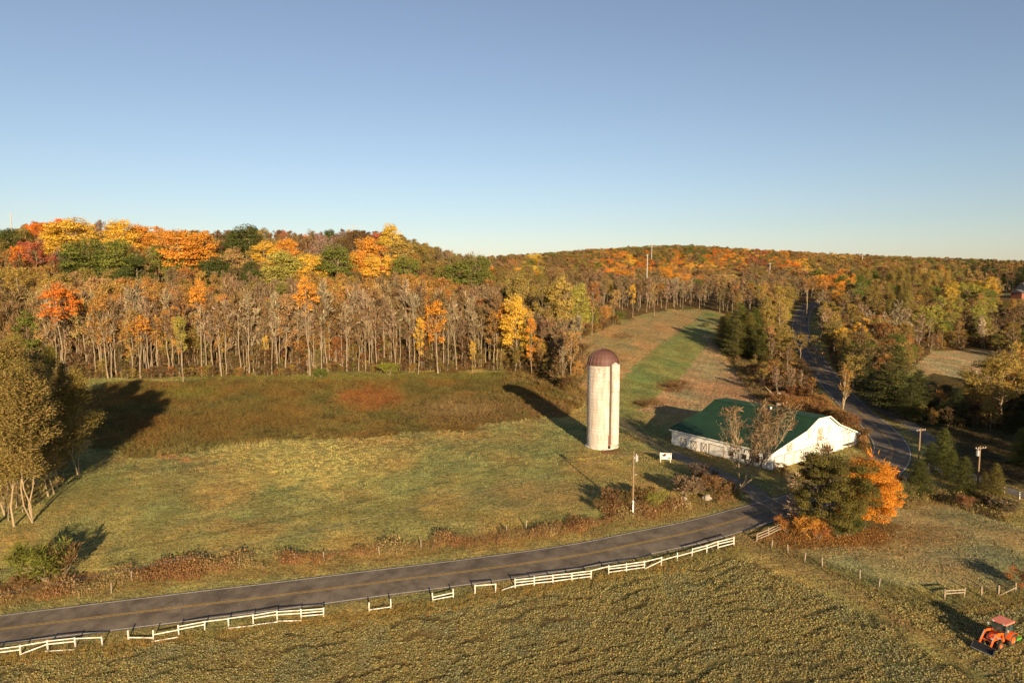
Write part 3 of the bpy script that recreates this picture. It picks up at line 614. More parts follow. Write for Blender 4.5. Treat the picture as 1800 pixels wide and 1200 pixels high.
# ---------------------------------------------------------------- colour of the woods, read off the photograph: (px, py, colour, kind)
ANC = [(10,405,'dkgreen','full'),(40,398,'olive','sparse'),(60,398,'redor','sparse'),(175,392,'purple','bare'),(255,405,'orange','full'),(345,405,'brown','sparse'),
 (45,447,'red','sparse'),(110,467,'purple','sparse'),(75,440,'brown','bare'),(80,455,'brown','bare'),(20,455,'brown','bare'),(140,480,'olive','sparse'),(10,440,'olive','sparse'),(80,480,'olivegold','sparse'),(20,485,'olivegold','sparse'),(235,478,'dkgreen','full'),(265,470,'tan','sparse'),(365,470,'dkgreen','full'),(420,475,'dkgreen','full'),
 (350,392,'brown','bare'),(400,400,'brown','sparse'),(478,455,'olivegold','sparse'),(525,425,'brown','bare'),(560,430,'purple','bare'),(600,475,'brown','bare'),(520,482,'brown','sparse'),(620,440,'brown','sparse'),
 (735,435,'olive','sparse'),(760,470,'olive','sparse'),(780,440,'twig','bare'),(820,440,'twig','bare'),(860,450,'twig','bare'),(840,500,'brown','bare'),(900,455,'brown','bare'),(740,475,'olivegold','sparse'),(720,450,'rust','sparse'),(960,458,'brown','bare'),(900,500,'olive','sparse'),
 (300,500,'twig','bare'),(100,520,'tan','sparse'),(200,500,'tan','sparse'),(240,520,'orbrown','sparse'),(480,505,'twig','bare'),(400,500,'twig','bare'),(440,500,'twig','bare'),(580,505,'orbrown','sparse'),(650,510,'twig','bare'),(690,515,'twig','bare'),(740,505,'orbrown','sparse'),(780,515,'orbrown','sparse'),(820,525,'twig','bare'),(860,520,'twig','bare'),(780,500,'rust','bare'),(350,505,'orbrown','sparse'),(530,500,'orbrown','sparse'),(30,530,'brown','bare'),(20,580,'brown','bare'),
 (943,457,'yellow','full'),(1010,452,'olive','full'),(1045,452,'olivegold','sparse'),(1068,448,'redor','sparse'),(1088,445,'orange','full'),(1095,462,'gold','full'),(1080,470,'orange','full'),(1125,462,'redor','sparse'),(1150,440,'olive','full'),(1160,452,'olive','full'),(1130,440,'green','full'),(1205,450,'redor','sparse'),(1180,472,'orange','sparse'),(1210,478,'orange','full'),(1235,465,'gold','full'),(1225,443,'green','full'),(1250,440,'olive','full'),(1265,450,'redor','sparse'),(1300,450,'orange','full'),(1290,476,'orange','full'),(1345,450,'red','sparse'),(1390,475,'redor','full'),(1420,475,'gold','full'),(1360,450,'orange','sparse'),(1475,450,'gold','full'),(1400,448,'orbrown','sparse'),(1450,462,'olive','full'),(1550,458,'olive','full'),(1600,458,'green','full'),(1650,458,'dkgreen','full'),(1700,462,'dkgreen','full'),(1750,466,'conifer','pine'),(1800,468,'conifer','pine'),(1720,478,'conifer','pine'),(1500,465,'olive','full'),(1520,458,'rust','sparse'),(1060,440,'olive','full'),(1190,436,'green','full'),(1100,438,'olive','full'),(1570,465,'orbrown','sparse'),(1680,470,'olive','full'),(1630,465,'olive','full'),(1440,452,'orbrown','full'),(1240,478,'orbrown','sparse'),
 (1000,470,'brown','bare'),(1030,480,'brown','bare'),(1060,490,'twig','bare'),(1130,492,'twig','bare'),(1180,500,'palebare','bare'),(1150,500,'twig','bare'),(1240,500,'twig','bare'),(1300,500,'twig','bare'),(1340,500,'twig','bare'),(1370,485,'twig','bare'),(1400,495,'twig','bare'),(1450,480,'brown','bare'),(1320,480,'brown','bare'),(1270,490,'tan','sparse'),(1360,510,'olivegold','sparse'),(1440,500,'orbrown','sparse'),(1465,500,'orange','sparse'),
 (1520,500,'green','soft'),(1540,490,'olive','soft'),(1580,480,'olivegold','soft'),(1640,482,'olivegold','soft'),(1600,500,'olive','soft'),(1650,500,'olivegold','soft'),(1690,505,'yelgreen','soft'),(1700,530,'yelgreen','sparse'),(1730,500,'yellow','sparse'),(1770,500,'olivegold','soft'),(1720,490,'tan','bare'),(1760,485,'brown','bare'),
 (1390,570,'olive','sparse'),(1440,560,'palebare','bare'),(1445,600,'gold','sparse'),(1480,565,'olivegold','sparse'),(1510,580,'gold','sparse'),(1540,575,'palebare','bare'),(1500,540,'twig','bare'),(1600,575,'palebare','bare'),(1575,600,'rust','sparse'),(1640,580,'twig','bare'),(1665,560,'yelgreen','sparse'),(1680,600,'dkgreen','full'),(1710,590,'olive','sparse'),(1780,580,'twig','bare'),(1760,600,'brown','bare'),(1620,610,'brown','bare'),(1530,620,'brown','bare'),(1680,530,'yellow','sparse'),(1560,530,'olive','soft'),(1640,530,'olive','soft'),
 (1300,545,'olive','soft'),(1345,530,'olivegold','sparse'),(1370,540,'olivegold','full'),(1375,590,'brown','bare'),(1350,610,'rust','sparse'),(1390,640,'olivegold','sparse')]
AP = np.array([(a[0], a[1] * 2.0) for a in ANC])
def anchor(px, py):
    k = np.argmin((AP[:, 0][None] - (px + _r.normal(0, 8, len(px)))[:, None]) ** 2 + (AP[:, 1][None] - 2 * (py + _r.normal(0, 4, len(py)))[:, None]) ** 2, 1)
    return k
# individual trees that stand out on the hill: (px, crown top py, height m, width factor, colour, kind, label)
HILL = [(118,378,24,1.35,'gold','full','big golden-orange tree standing highest at the left end of the ridge'),
 (148,388,20,1.0,'gold','full','golden tree leaning against the big one on the left ridge'),
 (92,398,18,.8,'gold','full','small golden tree left of the big ridge tree'),
 (212,384,23,1.2,'gold','full','golden-orange tree on the ridge right of a bare purple-brown tree'),
 (243,390,20,1.0,'orange','full','orange tree touching the golden ridge trees from the right'),
 (272,400,18,1.0,'orange','sparse','thin orange tree on the ridge over the dark green clump'),
 (315,402,24,1.4,'orange','full','broad deep-orange tree with the widest crown on the hill'),
 (355,404,21,1.1,'orange','full','orange tree at the right edge of the broad orange crown'),
 (335,425,17,.9,'orange','full','low orange tree under the broad orange crown'),
 (433,393,22,1.2,'dkgreen','full','dark green rounded tree breaking the ridge line'),(408,404,18,1.0,'dkgreen','full','dark green tree left of the rounded green ridge tree'),
 (463,396,15,.9,'olive','full','small olive tree on the skyline left of a pinkish-red one'),(500,402,14,.7,'red','full','small pinkish-red tree on the skyline'),(538,408,12,.7,'redor','full','small red-orange tree on the skyline right of the pinkish one'),
 (580,398,14,1.0,'dkgreen','full','dark green flat-topped tree on the skyline'),(558,405,10,.7,'dkgreen','full','tiny dark green tree on the skyline'),(613,405,15,.9,'tan','sparse','tan thinning tree under the ridge-top power tower'),
 (465,419,19,1.0,'gold','full','orange-gold rounded tree below the olive skyline tree'),(505,416,18,1.0,'orange','full','orange tree below the pinkish-red one'),(498,437,22,1.2,'yelgreen','full','yellow-green pale rounded tree half way up the hill'),
 (545,444,20,1.0,'gold','full','yellow-orange tree beside the yellow-green one'),(562,450,16,.8,'yelgreen','full','yellow-green tree at the right of a yellow-orange one'),(588,427,23,1.1,'green','full','tall dark green tree in the middle of the orange slope'),
 (645,415,20,1.1,'orange','full','orange tree just under the red and yellow ridge pair'),(630,438,18,.9,'orange','full','orange tree right of the tall green one'),(655,448,17,1.0,'gold','full','orange-yellow tree in the orange slope'),
 (665,404,17,.85,'red','full','red tree on the skyline touching the tall yellow one'),(685,391,22,.75,'yellow','full','tall narrow golden-yellow tree peaking at the right end of the ridge'),(675,430,15,.8,'red','full','deep red tree below the tall yellow ridge tree'),
 (700,418,20,1.2,'olivegold','full','olive-yellow tree descending the right end of the ridge'),(672,470,13,.8,'red','sparse','dark red thinning tree behind the bare meadow woods'),
 (712,445,19,1.0,'litgreen','full','olive-green tree with a pale trunk showing'),(735,424,15,1.0,'olive','full','olive tree on the falling skyline'),(690,445,16,.9,'gold','full','golden tree between the deep red and the olive-green ones'),
 (790,460,18,1.2,'green','full','dark green tree right of the olive-green hill trees'),(832,444,22,1.1,'green','full','tall green tree with pale limbs before the bare ridge'),(866,466,12,.6,'orange','full','small orange tree beside the tall green one'),
 (150,415,22,1.3,'green','full','dark green tree in front of the big golden one'),(128,436,18,1.0,'dkgreen','full','dark green tree left of the green clump'),(207,418,22,1.2,'litgreen','full','green rounded tree at the centre of the left green clump'),
 (180,436,18,1.0,'dkgreen','full','dark green tree in the middle of the left clump'),(240,445,18,1.1,'dkgreen','full','dark green tree low in the left clump'),(275,428,19,1.1,'litgreen','full','olive-green tree below the orange ridge trees'),
 (305,446,16,1.0,'green','full','green tree below the broad orange crown'),(365,452,15,1.0,'dkgreen','full','dark low tree right of the broad orange crown'),(410,434,17,1.0,'tan','full','golden-brown rounded tree under the dark green ridge tree'),
 (60,430,16,1.1,'red','sparse','dull red thinning tree at the far left of the hill'),(95,450,14,1.0,'red','sparse','dark red thinning tree left of the green clump'),(32,436,15,1.0,'redor','sparse','reddish thinning tree near the left picture edge'),
 (12,400,18,1.0,'dkgreen','full','dark green tree under the left ridge-top power pole'),(40,398,14,.9,'olive','full','olive tree right of the left ridge-top power pole'),(175,383,18,.9,'purple','bare','bare purple-brown tree between two golden ridge trees'),
 (265,462,14,.9,'tan','sparse','tan thinning tree below the left green clump'),(90,478,16,1.2,'olivegold','full','olive-gold rounded tree behind the left meadow woods'),(25,476,16,1.2,'olivegold','sparse','olive-gold thin tree at the left edge behind the woods')]
for px, yt, h, wd, c, kd, lb in HILL:
    h *= 1.28; p = at_top(px, yt, h, 300 if yt < 470 else 262, 440); tree(kd, p, h, c, lb, None, wd * 1.08, v=.04)
HILL_XY = np.array([t_[:2] for t_ in TREE_XY])

def topped(seed, egg, nl):
    rs = np.random.RandomState(seed); pol, tp, dr = skeleton(rs, 26, .55, 4.5, 16, 4, 1, up=48, r0=.28); C, g, tn = crown_cloud(rs, ball(rs, *egg), nl, 1.2, 26, 4, .6, squash=.6)
    TV, TF = tube_arrays(pol); a = twigs(rs, tp, dr, 400, 1.5, .035); CV, CF, CT = quads_cat([(*leaves(rs, C, .42, out=g), tn), (*a, rs.rand(400))])
    return np_mesh('trunk', TV, TF, [M['bark']]), np_mesh('crown', CV, CF, [M['leaf']], tint=CT), None, 26
TOPS = [topped(31, (22, 4.2, 3.4, 21.5), 1300), topped(32, (60, 7.0, 4.6, 21.0), 4200)]
# trees standing out of the meadow-edge woods: (px, base py, crown top py, width, colour, kind, label)
EDGE = [(118,664,502,1.0,'redor','top1','bright red-orange maple rising over bare trunks at the left of the woods'),
 (190,658,522,.8,'orbrown','sparse','orange-brown thinning tree right of the bright red-orange maple'),(247,658,556,1.0,'orange','top0','small orange tree among bare trunks'),
 (322,665,560,.55,'yelgreen','sparse','slim yellow-green tree at the meadow edge'),(315,655,540,.6,'orange','sparse','orange thin tree behind the slim yellow-green one'),
 (355,655,494,.9,'orange','top0','tall tree with a thin orange top'),(545,655,490,1.0,'orange','top0','tall tree with an orange top above bare trunks'),
 (470,650,590,.5,'gold','sparse','small gold tree at the foot of the bare trunks'),(770,650,532,.95,'orange','sparse','orange-leaved tree right of the pale bare trunks'),
 (735,652,560,.6,'gold','sparse','slim gold tree near the right of the bare trunks'),(830,650,600,.6,'gold','sparse','short gold tree at the meadow edge'),
 (905,655,515,.95,'gold','full','large golden-yellow tree where the woods turn the corner'),(880,648,535,.8,'orange','sparse','orange tree left of the large golden one'),
 (935,662,560,.8,'orange','sparse','orange-brown tree right of the large golden one'),(910,600,475,.95,'olive','full','dark olive tree on the slope above the golden corner tree'),
 (985,625,476,1.0,'olivegold','full','tall olive-gold tree beside the striped field'),(1018,605,495,.85,'yelgreen','full','yellow-green tree nearest the straw-coloured field'),
 (955,620,490,.9,'olive','full','olive-green tree left of the tall olive-gold one'),(1040,590,500,.8,'rust','sparse','rust-brown tree at the top left of the straw-coloured field'),
 (1112,558,502,.8,'gold','sparse','golden tree behind the head of the field'),(1150,556,500,.7,'tan','sparse','tan tree right of the golden one at the head of the field'),
 (1370,600,508,.9,'olivegold','sparse','olive-gold tree left of the far road'),(1345,585,520,.9,'olive','full','olive tree between the cedars and the far road')]
for px, pb, yt, wd, c, kd, lb in EDGE:
    p = at(px, pb + (6 if px < 880 else 0)); _, yb = proj(p.x, p.y, p.z); dep = p.y; h = (yb - yt) * dep / F * 1.0
    if kd.startswith('top'): tree('full', p, h, c, lb, None, wd * 26 / h * (.62 if h < 20 else 1), meshes=TOPS[int(kd[3])], v=.02, name='maple_tree'); continue
    tree(kd, p, h, c, lb, None, wd * (20 / h if kd == 'full' and h > 20 else 1), v=.04)

# the row of trunks along the meadow edge, one by one
edge_line_ = spline(FE[2:17], 1.0); L_ = np.concatenate([[0], np.cumsum(np.linalg.norm(np.diff(edge_line_, axis=0), axis=1))])
s_ = 2.0; k_ = 0
while s_ < L_[-1] - 2:
    q = np.array([np.interp(s_, L_, edge_line_[:, 0]), np.interp(s_, L_, edge_line_[:, 1])]); off = rnd.choice((0, 1.5, 4, 6.5)); x, y = q[0] + rnd.uniform(-.6, .6), q[1] + off + rnd.uniform(0, 1.5)
    px_, _ = proj(x, y, gz(x, y))
    if px_ < 880:
        kd = 'bare' if rnd.random() < .93 else 'sparse'
        tree(kd, (x, y, gz(x, y) - .1), rnd.uniform(20, 29.5), ('twig', 'palebare', 'brown', 'palebare')[k_ % 4] if kd == 'bare' else rnd.choice(('orbrown', 'tan', 'orange')),
             'tall bare tree in the row of trunks along the far meadow edge' if kd == 'bare' else 'tall brown-leaved tree in the row of trunks along the far meadow edge',
             'bare trunks along the meadow edge' if kd == 'bare' else 'brown-leaved trees along the meadow edge', .9, name='forest_tree' if kd == 'bare' else None)
        s_ += rnd.uniform(1.0, 2.1)
    else:
        kd = rnd.choice(('sparse', 'bare', 'under', 'full'))
        hh = {'sparse': 13, 'bare': 14, 'under': 8, 'full': 9}[kd] * rnd.uniform(.8, 1.25)
        tree(kd, (x, y, gz(x, y) - .1), hh, {'sparse': rnd.choice(('orbrown', 'olivegold', 'tan')), 'bare': 'palebare', 'under': 'brown', 'full': rnd.choice(('olive', 'orbrown', 'green'))}[kd],
             {'sparse': 'thinning autumn tree on the wood edge left of the striped field', 'bare': 'pale bare tree on the wood edge left of the striped field', 'under': 'brown sapling on the wood edge left of the striped field', 'full': 'leafy bushy tree on the wood edge left of the striped field'}[kd],
             {'sparse': 'thinning trees left of the striped field', 'bare': 'pale bare trees left of the striped field', 'under': 'saplings left of the striped field', 'full': 'bushy trees left of the striped field'}[kd])
        s_ += rnd.uniform(2.5, 5)
    k_ += 1

# right-hand valley woods
EAST = [(p.x, p.y) for p in [at(*q) for q in EAST_TR]]; EAST2 = [(p.x, p.y) for p in [at(*q) for q in EAST2_PX]]
def poisson(poly, n, rmin, rs, ok=None):
    P_ = np.array(poly); lo, hi = P_.min(0), P_.max(0); out = []
    c = rs.uniform(lo, hi, (n * 8, 2)); c = c[inpoly(c[:, 0], c[:, 1], poly)]
    if ok is not None: c = c[ok(c[:, 0], c[:, 1])]
    for q in c:
        if not out or np.min(np.sum((np.array(out) - q) ** 2, 1)) > rmin ** 2: out.append(q)
        if len(out) >= n: break
    return np.array(out)
rs_ = np.random.RandomState(11)
def ok_east(x, y):
    return (dist_to(x, y, ROAD) > 7.5) & (dist_to(x, y, LANE2) > 4)
GL = {'bare': ('bare grey-brown tree in the woods right of the far road', 'bare trees right of the far road'), 'sparse': ('thinning autumn tree in the woods right of the far road', 'thinning trees right of the far road'),
      'full': ('dense leafy tree in the woods right of the far road', 'leafy trees right of the far road'), 'soft': ('tall feathery olive tree in the woods right of the far road', 'feathery trees right of the far road'), 'pine': ('pine in the woods right of the far road', 'pines right of the far road')}
for q in poisson(EAST2, 95, 7.2, rs_, ok_east):
    z = gz(*q); px_, py_ = proj(q[0], q[1], z); hh = rs_.uniform(10, 15); _, pt = proj(q[0], q[1], z + hh * .6)
    if px_ > 1880 or (px_ > 1745 and pt < 545): continue
    a = ANC[int(anchor(np.array([px_]), np.array([float(pt)]))[0])]
    kd = a[3]; 
    if kd == 'soft': hh *= 1.15
    if px_ > 1600 and py_ > 600: hh *= .6
    tree(kd, (q[0], q[1], z - .1), hh, a[2], *GL[kd], wide=1.0 if kd == 'full' else 1.25)
for i, q in enumerate(poisson(EAST, 34, 6.0, rs_, ok_east)):
    z = gz(*q); px_, py_ = proj(q[0], q[1], z)
    if py_ > 640: hh, kd, c = rs_.uniform(5, 10), ('bare', 'under')[i % 2], ('twig', 'palebare', 'brown', 'rust')[i % 4]
    else: hh, kd, c = rs_.uniform(8, 13), ('sparse', 'bare', 'full')[i % 3], ('olivegold', 'twig', 'olive')[i % 3]
    nm = {'bare': 'bare', 'under': 'brown-leaved young', 'sparse': 'thinning autumn', 'full': 'olive leafy'}[kd]
    tree(kd, (q[0], q[1], z - .1), hh, c, nm + ' tree in the belt between the cedars and the far road', nm + ' trees between the cedars and the road', wide=1.2)
print('things', len(TREE_XY))

# ---------------------------------------------------------------- woods too deep and far to count
kinds_ = ['bare', 'under', 'sparse', 'full', 'soft', 'pine']; WP, first = [], {}
for kd in kinds_: first[kd] = len(WP); WP += [p_[2] for p_ in PROTO[kd]]
wc = proto_collection('woodland_sample', WP); Hs = np.array([p_[3] for kd in kinds_ for p_ in PROTO[kd]])
TX = np.array([t_[:2] for t_ in TREE_XY])
def fill(name, x, y, hfun, label, cat, expl=5.0, wide=1.15, mixp=.12, under=False):
    if expl:
        keep = np.ones(len(x), bool)
        for q in TX: keep &= (x - q[0]) ** 2 + (y - q[1]) ** 2 > expl ** 2
        x, y = x[keep], y[keep]
    z = gz(x, y); h = hfun(x, y); px_, py_ = proj(x, y, z + h * .8); kk_ = ~((px_ > 1750) & (px_ < 1900) & (py_ < 532) & (py_ > 480) & (y < 410)); x, y, z, h, px_, py_ = (q[kk_] for q in (x, y, z, h, px_, py_)); k = anchor(px_, py_)
    pick = np.zeros(len(x), int); cols = np.zeros((len(x), 3))
    for i, kk in enumerate(k):
        a = ANC[kk]; kd = a[3]; c = LC[a[2]]
        if rnd.random() < mixp: nm_, kd = (('olive','full'),('brown','sparse'),('twig','bare'),('green','full'),('tan','sparse'),('olive','sparse'),('brown','bare'),('orbrown','sparse'))[rnd.randrange(8)]; c = LC[nm_]
        if under: kd = 'under'; c = LC[('brown', 'rust', 'brown', 'twig', 'olive', 'brown', 'olivegold')[rnd.randrange(7)]]
        pick[i] = first[kd] + rnd.randrange(len(PROTO[kd])); cols[i] = vary(c, .2)
    s = h / Hs[pick]; w_ = s * wide * _r.uniform(.85, 1.2, len(s))
    return scatter(name, wc, len(WP), np.stack([x, y, z - .2], 1), cols, w_, _r.uniform(0, 6.28, len(x)), pick, label, cat, scz=s)
def jitter_grid(x0, x1, y0, y1, s):
    X, Y = np.meshgrid(np.arange(x0, x1, s), np.arange(y0, y1, s)); X = X.ravel(); Y = Y.ravel()
    return X + _r.uniform(-.45, .45, len(X)) * s, Y + _r.uniform(-.45, .45, len(X)) * s
def in_view(x, y, m=120):
    px_, _ = proj(x, y, gz(x, y)); return (px_ > -m) & (px_ < 1800 + m)
x, y = jitter_grid(-260, 150, 180, 300, 3.1); k = inpoly(x, y, WOODS) & in_view(x, y); x, y = x[k], y[k]
lim = np.interp(x, [-250, -40, -10, 20, 60, 150], [27, 25, 21, 17, 14, 13])
dd_ = dist_to(x, y, edge_line_); k = (dd_ > 3) & (dd_ < 42); x, y = x[k], y[k]
fill('deep_woods', x, y, lambda x, y: np.interp(x, [-250, -40, -10, 20, 60, 150], [25, 23.5, 19, 15, 13, 13]) * _r.uniform(.72, 1.08, len(x)), 'deep bare woods behind the row of trunks at the meadow edge', 'woods', 1.2, .95)
k = (dd_[k] < 24) if False else (_r.rand(len(x)) < .7); fill('undergrowth', x[k] + 1, y[k] - 1.2, lambda x, y: _r.uniform(4, 11, len(x)), 'brown understorey saplings under the bare trunks', 'undergrowth', 0, 1.2, under=True)
m_ = 620; ii = _r.randint(0, len(edge_line_), m_); x = edge_line_[ii, 0] + _r.uniform(-1, 1, m_); y = edge_line_[ii, 1] + _r.uniform(-1.5, 3.5, m_)
fill('edge_brush', x, y, lambda x, y: _r.uniform(1.0, 5.0, len(x)) * _r.uniform(.5, 1, len(x)), 'low olive, yellow and brown brush along the foot of the meadow-edge trunks', 'undergrowth', 0, 1.7, under=True)
x, y = jitter_grid(-330, 330, 235, 470, 6.2); k = inpoly(x, y, WOODS) & in_view(x, y); x, y = x[k], y[k]; k = dist_to(x, y, edge_line_) > 38; x, y = x[k], y[k]
k = ~inpoly(x, y, EAST2) & (dist_to(x, y, ROAD) > 9); x, y = x[k], y[k]
fill('hill_woods', x, y, lambda x, y: np.interp(x, [-300, -80, -20, 30, 100, 300], [17.5, 17.5, 17, 15, 14, 15]) * _r.uniform(.75, 1.0, len(x)), 'mixed autumn woods covering the hill behind the bare trunks', 'woods', 5.5)
x, y = jitter_grid(-150, 1150, 470, 1420, 10.5); k = in_view(x, y); x, y = x[k], y[k]
fill('far_woods', x, y, lambda x, y: _r.uniform(12, 19, len(x)), 'far autumn woods rolling up to the low skyline', 'woods', 0, 1.5, mixp=.55)
x, y = jitter_grid(-420, -100, 470, 560, 9); fill('ridge_back_woods', x, y, lambda x, y: _r.uniform(12, 17, len(x)), 'woods on the back of the left ridge', 'woods', 0) if False else None
x, y = jitter_grid(60, 420, 175, 420, 4.6); z_ = gz(x, y); a_, b_ = proj(x, y, z_); k = (inpoly(a_, b_, EAST2_PX) | (inpoly(a_, b_, EAST_TR) & (b_ < 640))) & ok_east(x, y); x, y = x[k], y[k]
fill('valley_woods', x, y, lambda x, y: _r.uniform(6, 12.5, len(x)), 'mixed thin woods filling in between the trees right of the far road', 'woods', 2.2, 1.3, mixp=.55)
x, y = jitter_grid(60, 420, 120, 420, 2.6); z_ = gz(x, y); a_, b_ = proj(x, y, z_); k = (inpoly(a_, b_, EAST2_PX) | inpoly(a_, b_, EAST_TR) | inpoly(a_, b_, [(1500,700),(1600,705),(1640,692),(1760,705),(1900,700),(1900,770),(1640,750),(1560,735)])) & (dist_to(x, y, ROAD) > 6.5) & (dist_to(x, y, LANE2) > 4); x, y = x[k], y[k]
fill('valley_brush', x, y, lambda x, y: _r.uniform(1.2, 4.8, len(x)), 'brown and olive brush under the trees right of the far road', 'undergrowth', 0, 1.5, under=True)
print('woods done')

# ---------------------------------------------------------------- silo
def silo():
    p = at(1058, 783); p.z = gz(p.x, p.y); Rr = 3.0
    # side faces: radius from its picture width of 54 px, height from its picture height
    dep = p.y * cp + CAM_H * sp; Rr = 26.5 * dep / F; _, y0 = proj(p.x, p.y, p.z); Hw = (783 - 636) * dep / F * 1.0; Hd = Rr * .98
    root = tag(empty('silo', (p.x, p.y, p.z - .2)), 'tall white concrete stave silo with a rusty brown dome, standing alone in the meadow', 'silo')
    m, t, b = new_mat('whitewashed_staves'); tc = N(t, 'ShaderNodeTexCoord'); ov = tc.outputs['Object']
    mp = N(t, 'ShaderNodeMapping'); mp.inputs['Scale'].default_value = (1.6, 1.6, .22); t.links.new(ov, mp.inputs[0])
    st = noise(t, 1.3, 6, mp.outputs[0], .7); bl = noise(t, 3.0, 5, ov, .7); sx = N(t, 'ShaderNodeSeparateXYZ'); t.links.new(ov, sx.inputs[0])
    hi = ramp(t, sx.outputs[2], Hw * .72, Hw * 1.0, 0, 1.0)
    s1 = N(t, 'ShaderNodeMath', operation='ADD'); t.links.new(ramp(t, st, .46, .68, 0, .75), s1.inputs[0]); s2 = N(t, 'ShaderNodeMath', operation='MULTIPLY')
    t.links.new(ramp(t, bl, .52, .62, 0, 1), s2.inputs[0]); t.links.new(hi, s2.inputs[1]); t.links.new(s2.outputs[0], s1.inputs[1])
    c = mixc(t, s1.outputs[0], (.60,.56,.50), (.26,.18,.13)); c = mixc(t, ramp(t, noise(t, .35, 3, ov), .4, .65, 0, .5), c, (.46,.35,.27)); t.links.new(c, b.inputs['Base Color'])
    b.inputs['Roughness'].default_value = .85
    rust = plain('rusty_dome_sheet', (.15,.07,.052), .6, .35, 1.4, (.085,.04,.034), spec=.35)
    # wall of separate stave courses, joints recessed: 0.76 m courses, 44 staves round
    w = MB(); k = 44; nc = int(Hw / .76) + 1; ch = Hw / nc
    w.lathe([(Rr - .04, 0), (Rr - .04, Hw)], 64); w.obj('inner_wall', plain('stave_joint', (.30,.24,.18), .9), root, smooth=True)
    sv = MB(); a0 = 2 * math.pi / k
    for c_ in range(nc):
        z0, z1 = c_ * ch + .012, (c_ + 1) * ch - .012
        for j in range(k):
            a = a0 * (j + .5 * (c_ % 2)); r_ = Rr + rnd.uniform(-.008, .012); b0, b1 = a + .006, a + a0 - .006
            vs = [(r_*math.cos(q), r_*math.sin(q), z) for z in (z0, z1) for q in (b0, b1)] + [((Rr-.05)*math.cos(q), (Rr-.05)*math.sin(q), z) for z in (z0, z1) for q in (b0, b1)]
            sv.add(vs, [(0,1,3,2),(4,0,2,6),(1,5,7,3),(2,3,7,6),(0,4,5,1)])
    o = sv.obj('stave', m, root); o['kind'] = 'stuff'
    hp = MB(); hp.lathe([(Rr+.015, -.02), (Rr+.045, -.02), (Rr+.045, .02), (Rr+.015, .02)], 48); hm = hp.mesh('hoop', plain('hoop_rod', (.50,.42,.34), .6, .3, 2, (.28,.16,.09)))
    z = .5
    while z < Hw - .1: link('hoop', hm, root, None, (0, 0, z)); z += .55 if z < Hw * .5 else .76
    # dome of 24 pressed sheets with raised seams
    nd = 24; dm = MB(); prof = [(Rr + .10, -.15)] + [((Rr + .08) * math.cos(a), Hd * math.sin(a)) for a in [i * math.pi / 2 / 8 for i in range(9)]]
    a = 2 * math.pi / nd
    for i in range(len(prof)):
        r_, h_ = max(prof[i][0], .02), prof[i][1]
        for q, dr_ in ((0, .05), (.04, .05), (.05, 0), (a - .01, 0), (a, .0)): dm.v.append(((r_+dr_)*math.cos(q), (r_+dr_)*math.sin(q), h_ + dr_*.5))
    for i in range(len(prof)-1):
        for j in range(4): dm.f.append((i*5+j, i*5+j+1, (i+1)*5+j+1, (i+1)*5+j))
    dmm = dm.mesh('dome_panel', rust)
    for i in range(nd): o = link('dome_panel', dmm, root, None, (0, 0, Hw)); o.rotation_euler.z = i * a
    MB().lathe([(.01, .30), (.28, .22), (.30, .0)], 12).obj('dome_cap', rust, root, (0, 0, Hw + Hd - .05))
    # chute: half-round shaft towards the right front
    an = R(-90 + 40); cx, cy = (Rr + .12) * math.cos(an), (Rr + .12) * math.sin(an); rc = .98
    ct = MB(); seg = 14; ch_h = Hw + .15
    for z in (1.3, ch_h):
        for i in range(seg + 1):
            q = an - math.pi * .53 + math.pi * 1.06 * i / seg; ct.v.append((cx + rc*math.cos(q), cy + rc*math.sin(q), z))
    for i in range(seg): ct.f.append((i, i+1, seg+2+i, seg+1+i))
    ct.v += [(cx, cy, ch_h + .5)]; tp = len(ct.v) - 1
    for i in range(seg): ct.f.append((seg+1+i, seg+2+i, tp))
    ch_o = ct.obj('chute', m, root, smooth=False)
    for z in (4.6, 8.2, 12.0, 15.4):
        s_ = MB(); pts = [(cx + (rc+.02)*math.cos(an - math.pi*.53 + math.pi*1.06*i/seg), cy + (rc+.02)*math.sin(an - math.pi*.53 + math.pi*1.06*i/seg), z) for i in range(seg+1)]; s_.tube(pts, .03, 4); s_.obj('chute_band', M['grey_wood'], ch_o)
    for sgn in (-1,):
        q = an + sgn * math.pi * .54; MB().bar((cx+(rc+.05)*math.cos(q), cy+(rc+.05)*math.sin(q), 1.3), (cx+(rc+.05)*math.cos(q), cy+(rc+.05)*math.sin(q), ch_h), .24, .34).obj('chute_shadow_strip', M['dark_bark'], ch_o)  # dark strip stands in for the shadow line left of the chute
    q = R(-70); dx, dy = math.cos(q), math.sin(q); ux, uy = -dy, dx
    for name, h0, h1, wd, mt in (('hatch_opening', .25, .95, .55, M['dark']), ('brick_patch', .96, 3.0, .5, M['brick'])):
        r_ = Rr + (.03 if h0 < 1 else rc * .0); rr_ = Rr + .05
        s_ = MB(); base = Vector((rr_*dx, rr_*dy, 0)); 
        s_.add([base + Vector((ux*w_ + dx*o_, uy*w_ + dy*o_, h)) for h in (h0, h1) for w_, o_ in ((-wd/2, -.3), (wd/2, -.3), (wd/2, .05), (-wd/2, .05))], [(0,3,2,1),(4,5,6,7),(0,1,5,4),(1,2,6,5),(2,3,7,6),(3,0,4,7)]); s_.obj(name, mt, root)
    s_ = MB(); s_.lathe([(Rr + .35, -.2), (Rr + .30, .32), (Rr, .34)], 40); s_.obj('footing', M['siding'], root)
    rub = tag(MB().obj('x', None) if False else None) if False else None
silo()

